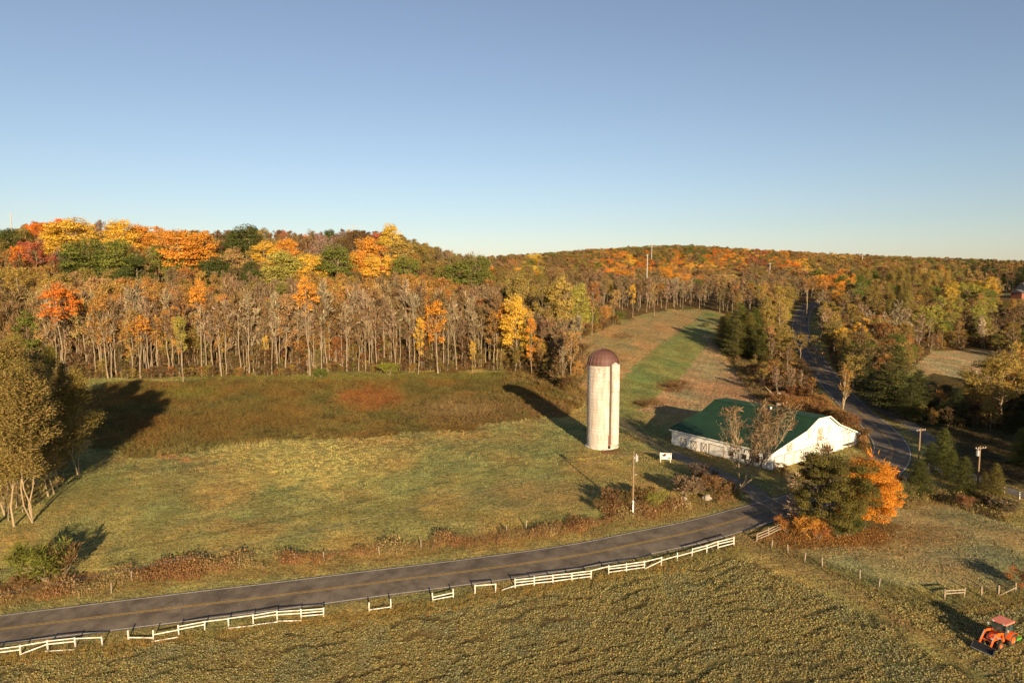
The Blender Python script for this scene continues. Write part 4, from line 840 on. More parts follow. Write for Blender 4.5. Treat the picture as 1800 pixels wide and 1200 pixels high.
# ---------------------------------------------------------------- barn
def barn():
    A_, B_, C_ = at(1356, 826), at(1505.5, 794), at(1180, 786)
    z0 = min(A_.z, B_.z, C_.z) - .1; A_.z = z0
    u = (Vector((B_.x, B_.y, z0)) - A_); u.normalize(); w_ac = (Vector((C_.x, C_.y, z0)) - A_).normalized(); u2 = Vector((w_ac.y, -w_ac.x, 0)); u = (u * .45 + u2 * .55).normalized(); v = Vector((-u.y, u.x, 0))
    def reach(d, px):
        s_ = np.linspace(5, 45, 800); qx, _ = proj(A_.x + d.x * s_, A_.y + d.y * s_, np.full(800, z0 + 2.)); return float(s_[np.argmin(np.abs(qx - px))])
    W_ = reach(u, 1506); D_ = reach(v, 1181)
    root = tag(empty('barn', A_, math.atan2(u.y, u.x)), 'long white barn with a green metal roof beside the bend of the road', 'barn')
    O = Vector((0, 0, CAM_H))
    def on_gable(px, py):
        d = Vector(ray(px, py)); t = (A_ - O).dot(v) / d.dot(v); q = O + d * t - A_; return q.dot(u), q.z
    prof = [on_gable(*q) for q in [(1354,796),(1415,756.5),(1435.5,735),(1456,730.5),(1473,745),(1495,754.5),(1510,759.5)]]
    prof[0] = (-.35, prof[0][1]); prof[-1] = (W_ + .4, prof[-1][1])
    print('barn', W_, D_, [(round(a, 1), round(b, 1)) for a, b in prof])
    H0, H1 = prof[0][1], prof[-1][1]
    th = .16
    wall_prof = [(0, -.8), (W_, -.8), (W_, H1 - .1)] + [(a, b - th - .02) for a, b in prof[-2:0:-1]] + [(0, H0 - .05)]
    sid = M['siding']; nb = int(W_ / .3)
    g = MB(); g.prism(wall_prof, 'y', 0, .2); g.obj('gable_wall', sid, root)
    g = MB(); g.prism(wall_prof, 'y', D_ - .2, D_); g.obj('rear_gable_wall', sid, root)
    def top_at(x): return float(np.interp(x, [q[0] for q in prof], [q[1] for q in prof])) - th - .04
    bt = MB()
    for i in range(1, int(W_ / .6)):
        x = i * .6; bt.box(x - .02, x + .02, -.025, .002, .05, top_at(x))
    o = bt.obj('batten', sid, root); o['kind'] = 'stuff'
    g = MB(); g.box(.002, .2, .2, D_ - .2, -.8, H0 - .05); wl = g.obj('side_wall', sid, root)
    g = MB(); g.box(W_ - .2, W_ - .002, .2, D_ - .2, -.8, H1 - .05); g.obj('side_wall', sid, root)
    grn = plain('green_metal_roof', (.021,.058,.028), .65, .25, .5, (.015,.040,.022), spec=.2)
    # roof: one part per slope, each with raised seams
    for i in range(len(prof) - 1):
        (x0, h0), (x1, h1) = prof[i], prof[i + 1]; d = Vector((x1 - x0, 0, h1 - h0)); L = d.length; d.normalize(); nrm = Vector((-d.z, 0, d.x))
        pl = MB(); p0, p1 = Vector((x0, 0, h0)), Vector((x1, 0, h1)); y0, y1 = -.45, D_ + .45
        pl.add([p + nrm * o_ + Vector((0, y, 0)) for y in (y0, y1) for p, o_ in ((p0, -th), (p1, -th), (p1, -.0), (p0, -.0))], [(0,1,2,3),(7,6,5,4),(0,4,5,1),(1,5,6,2),(2,6,7,3),(3,7,4,0)])
        ro = pl.obj('roof_slope', grn, root); sm = MB(); y = y0 + .4
        while y < y1: sm.bar(p0 + nrm * .02 + Vector((0, y, 0)), p1 + nrm * .02 + Vector((0, y, 0)), .05, .045, up=tuple(nrm)); y += .62
        q = sm.obj('roof_seam', grn, ro); q['kind'] = 'stuff'
        MB().bar(p0 + Vector((0, y0 - .03, -.06)) , p1 + Vector((0, y0 - .03, -.06)), .06, .28, up=tuple(nrm)).obj('barge_board', M['white'], ro)
        MB().bar(p0 + Vector((0, y1 + .03, -.06)) , p1 + Vector((0, y1 + .03, -.06)), .06, .28, up=tuple(nrm)).obj('barge_board', grn, ro)
    MB().box(-.40, -.33, -.45, D_ + .45, H0 - .30, H0 - .06).obj('eave_board', M['white'], root)
    MB().box(W_ + .42, W_ + .49, -.45, D_ + .45, H1 - .30, H1 - .06).obj('eave_board', M['white'], root)
    pk = max(prof, key=lambda q: q[1]); MB().bar((pk[0], -.47, pk[1] + .04), (pk[0], D_ + .47, pk[1] + .04), .35, .08).obj('ridge_cap', grn, root)
    # openings on the gable (x along the gable, height): frame, leaf, trim
    def door(x0, x1, h0, h1, name='garage_door', cross=False, y=-.06, frame=.09, panes=0):
        f = MB(); f.box(x0 - frame, x0, y - .03, -.001, h0, h1 + frame); f.box(x1, x1 + frame, y - .03, -.001, h0, h1 + frame); f.box(x0, x1, y - .03, -.001, h1, h1 + frame)
        dr = MB().box(x0, x1, y, -.03, h0, h1).obj(name, M['white'] if not cross else M['grey_wood'], root); f.obj('frame', M['dark_bark'], dr)
        n_ = 4
        for i in range(1, n_): MB().box(x0 + .02, x1 - .02, y - .012, y + .001, h0 + (h1-h0)*i/n_ - .015, h0 + (h1-h0)*i/n_ + .015).obj('panel_joint', M['grey_wood'], dr) if not cross else None
        if cross:
            w_ = .11
            for x in (x0, x1 - w_): MB().box(x, x + w_, y - .03, y - .001, h0, h1).obj('board', M['white'], dr)
            for h in (h0, (h0+h1)/2 - w_/2, h1 - w_): MB().box(x0 + w_, x1 - w_, y - .031, y - .001, h, h + w_).obj('board', M['white'], dr)
            for s0, s1 in (((h0+h1)/2, h0), ((h0+h1)/2, h1)):
                MB().bar((x0, y - .035, s0), (x1, y - .035, s1), .03, w_).obj('board', M['white'], dr); MB().bar((x1, y - .045, s0), (x0, y - .045, s1), .03, w_).obj('board', M['white'], dr)
        return dr
    G = lambda px, py: on_gable(px, py)
    for i in range(6):
        x0 = .7 + i * 3.25; 
        if x0 + 2.6 < W_ * .78: door(x0, x0 + 2.5, .02, 2.35)
    for a, b in (((1384,777),(1391.5,793)), ((1438,754),(1445,774))):
        x0, h1 = G(*a); x1, h0 = G(*b); door(x0, x1, h0, h1, 'loft_door', True)
    for a, b in (((1421.5,757),(1428,766)), ((1455.5,750),(1461,759))):
        x0, h1 = G(*a); x1, h0 = G(*b); fr = MB(); fr.box(x0-.08, x1+.08, -.09, -.002, h0-.08, h1+.08); w = fr.obj('window', M['grey_wood'], root)
        MB().box(x0, x1, -.11, -.091, h0, h1).obj('pane', M['siding'] if False else M['pale'], w); MB().box((x0+x1)/2-.03, (x0+x1)/2+.03, -.125, -.111, h0, h1).obj('glazing_bar', M['grey_wood'], w)
    x0, h1 = G(1483,757); x1, h0 = G(1490.5,776); dr = MB().box(x0, x1, -.13, -.05, h0, h1).obj('sliding_door', M['white'], root)
    MB().box(x1, x1 + .22, -.03, -.004, h0, h1).obj('dark_gap', M['dark'], dr); MB().box(x0 - 1.2, x1 + .3, -.15, -.05, h1 + .03, h1 + .15).obj('door_track', M['grey_wood'], dr)
    x0, h = G(1481,781.5); x1, _ = G(1499,775); aw = MB().bar((x0, -.5, h), (x1, -.5, h), .95, .10).obj('porch_roof', M['dark_bark'], root)
    for x in (x0 + .3, (x0+x1)/2, x1 - .3): MB().bar((x, -.9, h - .05), (x, -.05, h - .8), .07, .07).obj('bracket', M['grey_wood'], aw)
    for x in (x0 + .6, x0 + 2.0): 
        w = MB().box(x, x + .9, -.06, -.003, h - 1.5, h - .7).obj('window', M['grey_wood'], root); MB().box(x+.08, x + .82, -.08, -.061, h - 1.42, h - .78).obj('pane', M['glass'], w)
    ed = MB().box(W_*.76, W_*.76+1.0, -.06, -.003, .02, 2.1).obj('entry_door', M['pale'], root)
    # long side facing the drive: half-height doors with dark frames and crossed boards
    def side_open(y0, y1, h0, h1, name, white=True, cross=True):
        dr = MB().box(-.06, -.002, y0, y1, h0, h1).obj(name, M['white'] if white else M['dark'], root); f = MB()
        f.box(-.10, -.003, y0 - .12, y0 - .001, h0, h1 + .12); f.box(-.10, -.003, y1 + .001, y1 + .12, h0, h1 + .12); f.box(-.10, -.003, y0, y1, h1 + .001, h1 + .12); f.obj('frame', M['grey_wood'], dr)
        if cross:
            MB().bar((-.085, y0, h0), (-.085, y1, h1), .09, .03).obj('board', M['grey_wood'], dr); MB().bar((-.11, y1, h0), (-.11, y0, h1), .09, .03).obj('board', M['grey_wood'], dr)
    for y, ww in ((D_ - 2.6, 1.1), (D_ - 5.2, 1.1), (D_ - 7.7, 1.1)): side_open(y - ww, y, .2, 1.9, 'stable_door', True)
    side_open(D_ - 12.9, D_ - 9.6, .02, 2.1, 'sliding_door', True, False)
    for y in (9.0, 6.2, 3.4): side_open(y - .9, y, .8, 1.7, 'window', False, False)
    side_open(.9, 1.9, .05, 2.0, 'entry_door', True, False)
    MB().tube([(pk[0] + .9, D_ * .45, pk[1] - .6), (pk[0] + .9, D_ * .45, pk[1] + .5)], .22, 10).obj('roof_vent', M['pale'], root)
    return root
barn()

# ---------------------------------------------------------------- cow sign
def cow_sign():
    p = at(1170, 812); a = -R(14); root = tag(empty('cow_sign', p, a), 'small white plywood cow with black patches standing on the grass left of the barn', 'sign')
    body = [(-1.15,.62),(-1.05,.62),(-1.0,.95),(-.3,.85),(.45,.9),(.75,.95),(.8,.62),(.95,.62),(1.0,1.15),(1.25,1.2),(1.4,1.45),(1.35,1.75),(1.15,1.82),(1.05,1.95),(.95,1.85),(.3,1.9),(-.95,1.88),(-1.12,1.6),(-1.15,.62)][:-1]
    body = [(-1.05,.55),(1.05,.55),(1.08,1.72),(1.12,1.86),(.9,1.78),(-.92,1.78),(-1.1,1.86),(-1.08,1.7)]
    MB().prism(body, 'y', -.025, .025).obj('cow_panel', M['white'], root)
    for x in (-.92, .88): MB().box(x - .06, x + .06, -.08, -.026, -.4, 1.2).obj('leg', M['white'], root)
    def blot(cx, cz, rx, rz, sd):
        r2 = random.Random(sd); pts = [(cx + rx*math.cos(q)*r2.uniform(.75, 1.1), cz + rz*math.sin(q)*r2.uniform(.75, 1.1)) for q in [i*math.pi/6 for i in range(12)]]
        MB().prism(pts, 'y', -.034, -.027).obj('patch', M['black'], root)
    blot(-.3, 1.3, .36, .24, 1); blot(-.12, 1.52, .24, .14, 5); blot(.85, 1.62, .15, .1, 2); blot(.62, .82, .2, .12, 3); blot(-.78, .85, .14, .13, 4); blot(.25, 1.62, .14, .07, 6)
cow_sign()

# ---------------------------------------------------------------- poles and cables
def pole(px, py, ytop, label, kind='plain', rz=0, name='utility_pole', r=.15, mat=None, group=None, loc=None, h=None):
    p = loc or at(px, py)
    if h is None: _, yb = proj(p.x, p.y, p.z); h = (yb - ytop) * (p.y * cp + (CAM_H - p.z) * sp) / F
    root = tag(empty(name, p, rz), label, 'pole', group); mt = mat or M['pole']
    MB().tube([(0,0,-.5),(0,0,h*.5),(0,0,h)], [r, r*.85, r*.65], 8).obj('shaft', mt, root, smooth=True)
    if kind in ('arm', 'trafo'):
        for z in (h - .35,):
            arm = MB().box(-1.1, 1.1, -.17, -.08, z - .05, z + .06).obj('crossarm', mt, root)
            for x in (-1.0, -.45, .45, 1.0): MB().lathe([(.03, 0), (.06, .05), (.045, .14), (.01, .17)], 8).obj('insulator', M['pale'], arm, (x, -.12, z + .06))
    if kind == 'trafo' or kind == 'can':
        tr = MB().lathe([(.01, -.55), (.24, -.52), (.25, .3), (.2, .38), (.01, .40)], 12).obj('transformer', M['steel'], root, (.42 if kind == 'can' else -.42, 0, h - 1.1), smooth=False)
        MB().lathe([(.04, 0), (.05, .2), (.01, .24)], 6).obj('bushing', M['pale'], tr, (0, 0, .38)); MB().box(-.42, 0, -.05, .05, -.1, .1).obj('bracket', M['steel'], tr) if kind == 'can' else MB().box(0, .42, -.05, .05, -.1, .1).obj('bracket', M['steel'], tr)
    if kind == 'can': MB().box(-.08, .12, -.24, -.14, -.3, 2.6).obj('cable_guard', M['pale'], root)
    MB().box(-.03, .03, -.24, -.14, h * .2, h * .2 + .3).obj('marker', M['pale'], root)
    return p, h
pP, pH = pole(1112, 908, 789, 'brown wooden utility pole with a white transformer can, rising from the roadside brush', 'can')
pA, hA = pole(1613.5, 826, 751, 'utility pole with a crossarm in front of the shaded lane, left of the spruces', 'arm', R(20))
pB, hB = pole(1718, 856, 782, 'utility pole with a transformer among the spruces at the right', 'trafo', R(15))
pC, hC = pole(1417.5, 563, 508, 'pale utility pole beside the far road where it crests', 'plain', r=.16, mat=M['gold_bark'])
pole(1395, 540, 519, 'short pale pole left of the cresting far road', 'plain', mat=M['gold_bark']); pole(1445, 528, 507, 'small pale pole right of the crest of the far road', 'plain', mat=M['gold_bark'])
pole(1472.5, 522, 503, 'thin pale pole beyond the crest next to an orange tree', 'plain', mat=M['gold_bark'])
pl_ = at_depth(-420, 60); pole(0, 0, 0, 'utility pole beside the road beyond the left edge', 'plain', loc=pl_, h=9.4)
def cable(name, a, b, sag, r, label, parent=None):
    pts = [a.lerp(b, i/24) - Vector((0, 0, sag * 4 * (i/24) * (1 - i/24))) for i in range(25)]
    o = MB().tube(pts, r, 4).obj(name, M['wire']); tag(o, label, 'cable'); return o
up = lambda p, h, dx=0, dz=0: Vector((p.x + dx, p.y, p.z + h + dz))
cable('overhead_cable', up(pP, pH, 0, -.25), up(pl_, 9.1), 1.4, .035, 'overhead cable from the roadside pole across the meadow to the left')
cable('overhead_cable', up(pP, pH, 0, -.25), up(pA, hA, -.9, -.2), 1.2, .02, 'overhead cable from the roadside pole to the crossarm pole')
cable('overhead_cable', up(pA, hA, .9, -.2), up(pB, hB, -.9, -.2), .8, .02, 'overhead cable between the crossarm pole and the transformer pole')
def tower(px, ytop, Y, h, label, arms=2, w=4.5, r=.35, z=None):
    p = at_depth(px, Y)
    if z is None: dep = Y * cp; zt = CAM_H + (475 - ytop) * Y / F; base = zt - h
    else: base = z
    root = tag(empty('power_tower', (p.x, p.y, base)), label, 'power pole'); mt = M['mast']
    MB().tube([(0,0,0),(0,0,h)], [r, r*.6], 8).obj('mast', mt, root)
    for i in range(arms): MB().bar((-w/2, 0, h - .8 - i*3), (w/2, 0, h - .8 - i*3), .22, .22).obj('crossarm', mt, root)
    return Vector((p.x, p.y, base + h))
t1 = tower(24, 377, 395, 24, 'pale steel power pole on the ridge at the far left', 1, 3, .38)
t2 = tower(623, 397, 425, 22, 'white power tower with crossarms showing over the ridge', 2, 9, .3)
t3 = tower(1136.5, 447, 430, 27, 'white power pole standing out above the bare woods', 1, 2, .40)
t4 = tower(1145, 430, 1000, 42, 'pale power tower on the far hill left of its summit', 2, 11, .7); t5 = tower(1352, 462, 620, 27, 'pale power pole against the orange far slope', 1, 3, .45)
t6 = tower(1515, 445, 1050, 36, 'faint power tower on the low right skyline', 2, 11, .7); t7 = tower(1552, 447, 1150, 38, 'second faint power tower right of the first on the skyline', 2, 11, .6); t8 = tower(938, 444, 1100, 28, 'tiny power tower on the skyline left of the far hill', 2, 9, .5)
for a, b, lb in ((t8, t4, 'high-voltage cable climbing the far hill from the left'), (t4, t6, 'high-voltage cable running right across the far hill'), (t3, t5, 'power cable over the bare woods')):
    cable('power_line', a - Vector((0,0,1)), b - Vector((0,0,1)), 9, .09, lb)

# ---------------------------------------------------------------- fences
POST = MB().box(-.065, .065, -.065, .065, -.35, 1.2).mesh('post', M['fence']); RAIL = MB().box(0, 1, -.02, .02, -.06, .06).mesh('rail', M['fence'])
POSTW = MB().box(-.07, .07, -.07, .07, -.35, 1.25).mesh('wood_post', M['grey_wood']); RAILW = MB().box(0, 1, -.022, .022, -.07, .07).mesh('wood_rail', M['grey_wood'])
def fence(pts, bays, label, group=None, wood=False, hs=(1.05, .68, .30), name='rail_fence', H_=None):
    """pts: foot of each post in the photograph; bays: per gap, which rails hang (t top, m middle, b bottom, d fallen at a slant, g on the ground)"""
    q = [at(*a) for a in pts]; c = q[0]; root = tag(empty(name, c), label, 'fence', group); hs = H_ or hs
    for p in q:
        o = link('post', POSTW if wood else POST, root, None, p - c); o.rotation_euler = (rnd.uniform(-.05, .05), rnd.uniform(-.05, .05), rnd.uniform(-.3, .3)); o.scale.z = rnd.uniform(.9, 1.02)
    for i, b in enumerate(bays):
        a0, a1 = q[i] - c, q[i + 1] - c
        for ch in b:
            if ch == '-': continue
            h0, h1 = {'t': (hs[0],)*2, 'm': (hs[1],)*2, 'b': (hs[2],)*2, 'd': (hs[1], .05), 'e': (.06, hs[1]), 'g': (.07, .05)}[ch]
            s = a0 + Vector((0, -.1, h0 + rnd.uniform(-.04, .04))); e = a1 + Vector((0, -.1, h1 + rnd.uniform(-.04, .04))); 
            if ch == 'g': s += Vector((0, -.35, 0)); e += Vector((.2, -.5, 0))
            d = e - s; o = link('rail', RAILW if wood else RAIL, root, None, s); o.rotation_euler = (0, -math.asin(d.z / d.length), math.atan2(d.y, d.x)); o.scale.x = d.length * 1.015
    return root
fence([(-60,1163),(-12,1157),(36,1150),(84,1141),(133,1136),(180,1134)], ['tmb','tm','te','tmg','t'], 'white rail fence at the left picture edge with a slanting fallen rail')
fence([(226,1123),(270,1124),(314.5,1115),(360,1106),(402,1100.5),(445.5,1095),(487.5,1088),(529.5,1086),(569,1082.5)], ['b','mg','tm','t','tg','tmg','tmg','tmb'], 'long white rail fence along the near side of the road with missing rails')
fence([(649,1074.5),(687.5,1069)], ['b'], 'lone pair of white fence posts with one low rail')
fence([(761,1057),(797,1050)], ['mb'], 'short white fence bay with two low rails')
fence([(835,1042.5),(871,1040)], ['t'], 'short white fence bay with only its top rail')
fence([(905.5,1032),(939,1028),(972,1024),(1005.5,1020),(1039,1016),(1070,1008),(1101,1004),(1133,999.5),(1162,993),(1190,985),(1216,978),(1242,971),(1262,964),(1290,957)], ['tmb','tmb','tmb','tmb','t','tmb','tmb','te','m','m','tm','tm','tmb'], 'longest white rail fence, climbing beside the road to the field entrance')
p_ = at(890, 1036); o = link('fallen_rail', RAIL.copy(), None, None, p_ + Vector((-.6, -.2, .06))); o.rotation_euler = (0, -.1, .45); o.scale.x = 3.0; tag(o, 'fallen white rail lying in the grass at the left end of the longest fence', 'rail')
fence([(1330,951),(1351,942),(1371,932),(1386,924)], ['tmb','tmb','tm'], 'weathered pale rail fence at the field entrance under the orange bush', wood=True)
for i, (x, y, lb) in enumerate([(1356,964,'pale fence post first down the paddock edge from the corner fence'),(1385,972,'leaning pale fence post second down the paddock edge'),(1414,987,'pale fence post third down the paddock edge'),(1445,996,'pale fence post fourth down the paddock edge'),(1511,1018,'pale fence post past the brushy gap of the paddock edge'),(1544,1033,'pale fence post at the weedy bend of the paddock edge')]):
    o = link('fence_post', POSTW, None, None, at(x, y)); o.rotation_euler = (rnd.uniform(-.1, .1), rnd.uniform(-.12, .12), .3); tag(o, lb, 'post')
fence([(1660,1052),(1694,1050)], ['tm'], 'pale two-rail fence bay above the tractor', wood=True); fence([(1725,1048),(1755,1046),(1785,1040)], ['-','e'], 'pale fence posts with a broken slanting rail above the tractor', wood=True)
fence([(1632,825),(1646,832),(1656,839)], ['tm','tm'], 'white rail fence between the spruces by the pasture lane'); fence([(1576,856),(1592,852)], ['tm'], 'bit of white fence behind the orange maple')
fence([(1765,868),(1792,877),(1830,892)], ['tm','tm'], 'white rail fence at the right edge beside the last spruce')
fence([(1530,701),(1541,707),(1552,713),(1563,720),(1574,727),(1586,735)], ['tm']*5, 'grey rail fence along the shaded gravel lane', wood=True)
for i, (x, y) in enumerate([(30,1036),(132,1040),(196,1041),(232,1020),(421,998),(519,988),(570,985),(667,975),(740,964),(890,938),(925,929)]):
    o = link('wire_fence_post', POSTW, None, None, at(x, y)); o.scale = (.8, .8, 1.05); o.rotation_euler = (rnd.uniform(-.08, .08), rnd.uniform(-.08, .08), 0)
    tag(o, 'pale weathered post of the old wire fence in the rust-coloured verge weeds', 'post', 'old wire fence posts in the verge weeds')

# ---------------------------------------------------------------- rocks, mailboxes, far house
def rock(px, py, sx, sy, sz, label, sd):
    sx, sy, sz = sx * .68, sy * .68, sz * .68
    bm = bmesh.new(); bmesh.ops.create_icosphere(bm, subdivisions=3, radius=1)
    for v in bm.verts:
        q = v.co * 1.3 + Vector((sd * 7.1, 0, 0)); v.co *= 1 + mnoise.noise(q) * .35 + mnoise.noise(q * 2.7) * .14; v.co.x *= sx; v.co.y *= sy; v.co.z *= sz
    me = bpy.data.meshes.new('boulder'); bm.to_mesh(me); bm.free(); me.materials.append(M['rock']); p = at(px, py); o = link('boulder', me, None, None, p + Vector((0, 0, sz * .45))); tag(o, label, 'rock')
rock(1243, 877, 1.0, .8, .75, 'pale rounded boulder between two roadside bushes', 1); rock(1193, 885, .7, .6, .55, 'left boulder of the pile at the roadside brush', 2); rock(1207, 889, .9, .7, .6, 'lower boulder of the pile at the roadside brush', 3)
rock(1186, 892, .5, .5, .4, 'small dark boulder at the bottom left of the pile', 4); rock(1286, 859, 1.2, .7, .5, 'flat pale boulder at the driveway corner', 5); rock(1203, 878, .6, .5, .5, 'upper boulder of the pile at the roadside brush', 6); rock(1117, 834, .45, .3, .2, 'small pale stone in the meadow behind the utility pole', 7)
def sign_small(px, py, label, col, h=1.6, name='road_sign'):
    p = at(px, py); root = tag(empty(name, p), label, 'sign' if name == 'road_sign' else 'mailbox'); MB().tube([(0,0,-.3),(0,0,h)], .06, 6).obj('post', M['grey_wood'], root)
    if name == 'road_sign': MB().prism([(-.0,-.6),(.6,0),(0,.6),(-.6,0)], 'y', -.05, .0).obj('plate', col, root, (0, -.05, h + .2))
    else: MB().prism([(-.2,0),(.2,0),(.2,.25),(.12,.38),(-.12,.38),(-.2,.25)], 'y', -.3, .3).obj('box', col, root, (0, 0, h))
    return root
sign_small(1447, 634, 'small orange diamond warning sign at the edge of the far road', plain('warning_orange', (.8,.35,.12), .5, .1), 2.4); sign_small(1380, 597, 'white mailbox left of the far road', M['white'], 1.6, 'mailbox'); sign_small(1533, 700, 'white mailbox at the top of the gravel lane fence', M['white'], 1.1, 'mailbox')
def house():
    p = at(1800, 523); root = tag(empty('farmhouse', p + Vector((3, 0, -.3)), R(20)), 'dark-roofed brick house at the right picture edge beyond the woods', 'house')
    MB().box(-6, 8, -4, 4, -1, 4.2).obj('wall', M['brick'], root); rf = MB().prism([(-4.7, 4.0), (4.7, 4.0), (0, 8.0)], 'x', -6.6, 8.6); rf.obj('roof', M['slate'], root)
    wg = MB().box(-10, -6, -2.5, 3, -1, 3).obj('wing', M['brick'], root); MB().prism([(-3.2, 2.9), (3.6, 2.9), (.2, 4.6)], 'x', -10.5, -6).obj('wing_roof', M['slate'], wg)
    MB().box(-5, -4, -.8, .4, 4, 9.0).obj('chimney', M['brick'], root)
    for x in (-4, -1, 2, 5): w = MB().box(x, x + 1.1, -4.08, -4.001, 1, 2.5).obj('window', M['white'], root); MB().box(x + .1, x + 1.0, -4.12, -4.081, 1.1, 2.4).obj('pane', M['glass'], w)
house()
p = at_top(1402, 458, 6, 560, 700); root = tag(empty('far_building', p), 'long low white building in the far orange woods', 'building'); MB().box(-9, 9, -4, 4, -2, 13).obj('wall', M['white'], root); MB().prism([(-4.8, 13.0), (4.8, 13.0), (0, 15.5)], 'x', -9.5, 9.5).obj('roof', M['steel'], root)

# ---------------------------------------------------------------- tractor
def tractor():
    F0, F1 = at(1746, 1138), at(1773, 1130); c = at(1755, 1131)
    root = tag(empty('tractor', c, R(207)), 'orange cab tractor with a raised front loader and a green mower at the right', 'tractor')
    OR, BK = M['orange'], M['black']
    def wheel(x, y, r, w, nm='wheel'):
        s = 1 if y > 0 else -1
        rt = MB().lathe([(r*.55, -w/2), (r*.86, -w/2), (r*.98, -w*.36), (r, -w*.2), (r, w*.2), (r*.98, w*.36), (r*.86, w/2), (r*.55, w/2), (r*.55, -w/2)], 28, (0,0,0), 'y').obj('wheel', M['tyre'], root, (x, y, r), smooth=False)
        lg = MB()
        for i in range(18):
            for q in (-1, 1):
                a = 2*math.pi*(i + .25*q)/18; a2 = a + .16
                lg.bar((r*1.0*math.cos(a), q*w*.42, r*1.0*math.sin(a)), (r*1.02*math.cos(a2), q*.02, r*1.02*math.sin(a2)), .06*r/.6, .05, up=(math.cos(a), 0, math.sin(a)))
        o = lg.obj('tread', M['tyre'], rt); o['kind'] = 'stuff'
        MB().lathe([(.01, s*w*.20), (r*.16, s*w*.20), (r*.18, s*w*.12), (r*.40, s*w*.10), (r*.50, s*w*.36), (r*.56, s*w*.44), (r*.57, s*w*.3), (r*.57, -s*w*.4)], 24, (0,0,0), 'y').obj('rim', OR, rt, smooth=False)
    for y in (-.78, .78): wheel(-.75, y, .66, .40)
    for y in (-.66, .66): wheel(1.05, y, .42, .26)
    MB().box(-1.0, 1.5, -.20, .20, .42, .80).obj('chassis', BK, root, bevel=.03); MB().bar((1.05,-.6,.42), (1.05,.6,.42), .12, .12).obj('front_axle', BK, root); MB().bar((-.75,-.7,.66), (-.75,.7,.66), .2, .2).obj('rear_axle', BK, root)
    hd = MB().prism([(.15,.82),(1.62,.78),(1.72,.95),(1.66,1.18),(1.2,1.32),(.15,1.42)], 'y', -.34, .34).obj('hood', OR, root, bevel=.05)
    for y in (-.2, .2): MB().box(1.69, 1.74, y - .08, y + .08, 1.0, 1.12).obj('headlight', M['pale'], hd)
    MB().box(1.70, 1.735, -.28, .28, .80, .97).obj('grille', BK, hd)
    for s in (-1, 1):
        MB().box(.7, 1.3, s*.345 - .004, s*.345 + .004, .95, 1.1).obj('side_vent', BK, hd)
        fd = MB(); arc = [(-.75 + .80*math.cos(a), .66 + .80*math.sin(a)) for a in [R(q) for q in range(15, 170, 12)]]; inn = [(-.75 + .76*math.cos(a), .66 + .76*math.sin(a)) for a in [R(q) for q in range(15, 170, 12)]]
        for i in range(len(arc)-1):
            q = [arc[i], arc[i+1], inn[i+1], inn[i]]; fd.prism(q, 'y', s*.56, s*1.02) if s > 0 else fd.prism(q, 'y', -1.02, -.56)
        fd.obj('fender', OR, root)
    cb = MB().prism([(-1.15,1.0),(.18,.9),(.30,1.25),(.14,2.25),(-1.12,2.25),(-1.25,1.5)], 'y', -.60, .60).obj('cab_glass', M['glass'], root)
    for y in (-.62, .62):
        for a, b in (((.20,.9),(.31,1.25)), ((.31,1.25),(.15,2.27)), ((-1.16,1.0),(-1.26,1.5)), ((-1.26,1.5),(-1.13,2.27)), ((-.42,.95),(-.48,2.27))): MB().bar((a[0], y, a[1]), (b[0], y, b[1]), .06, .07).obj('cab_pillar', BK, cb)
    MB().box(-1.0, .2, -.55, .55, .75, 1.0).obj('cab_floor', BK, root)
    rf = MB().box(-1.32, .32, -.72, .72, 2.27, 2.44).obj('roof', M['orange_roof'], root, bevel=.05)
    for y in (-.5, .5): MB().box(.30, .36, y - .09, y + .09, 2.30, 2.40).obj('work_light', M['pale'], rf)
    MB().tube([(.55,-.40,1.2),(.55,-.40,2.0)], .04, 8).obj('exhaust', BK, root)
    for s in (-1, 1): mr = MB().bar((.25, s*.62, 1.9), (.32, s*.92, 1.9), .03, .03).obj('mirror_arm', BK, root); MB().box(.29, .33, s*.92 - .07, s*.92 + .07, 1.75, 2.02).obj('mirror', M['pale'], mr)
    for s in (-1, 1):
        pts = [(.30, 1.42), (1.25, 1.62), (1.75, 1.50), (2.45, .55)]; w = MB()
        for i in range(3): w.bar((pts[i][0], s*.52, pts[i][1]), (pts[i+1][0], s*.52, pts[i+1][1]), .10, .20)
        ar = w.obj('loader_arm', OR, root); MB().box(.10, .42, s*.52 - .07, s*.52 + .07, .6, 1.5).obj('loader_post', OR, root)
        MB().bar((.5, s*.52, .9), (1.6, s*.52, 1.36), .06, .06).obj('lift_cylinder', M['steel'], ar); MB().bar((1.7, s*.52, 1.75), (2.35, s*.52, .95), .05, .05).obj('tilt_cylinder', M['steel'], ar)
    MB().bar((2.1, -.52, .95), (2.1, .52, .95), .10, .10).obj('cross_tube', OR, root)
    bk = [(2.45,.62),(2.52,.12),(3.05,.02),(3.05,.06),(2.60,.18),(2.56,.62)]; b_o = MB().prism(bk, 'y', -1.0, 1.0).obj('bucket', BK, root)
    for y in (-1.02, 1.0): MB().prism([(2.45,.62),(2.50,.10),(3.05,.02),(2.75,.45)], 'y', y, y + .02).obj('bucket_side', BK, b_o)
    MB().box(3.03, 3.08, -1.0, 1.0, .015, .07).obj('cutting_edge', M['steel'], b_o)
    ml = MB().box(-2.55, -1.6, -.85, .85, .28, .52).obj('mower_deck', M['green_paint'], root, bevel=.04)
    MB().prism([(-1.6,.45),(-1.25,.75),(-1.55,1.05),(-2.0,.55)], 'y', -.12, .12).obj('hitch_frame', M['green_paint'], ml); MB().bar((-1.3,-.4,.5), (-1.7,-.4,.4), .08, .08).obj('link_arm', BK, ml); MB().bar((-1.3,.4,.5), (-1.7,.4,.4), .08, .08).obj('link_arm', BK, ml)
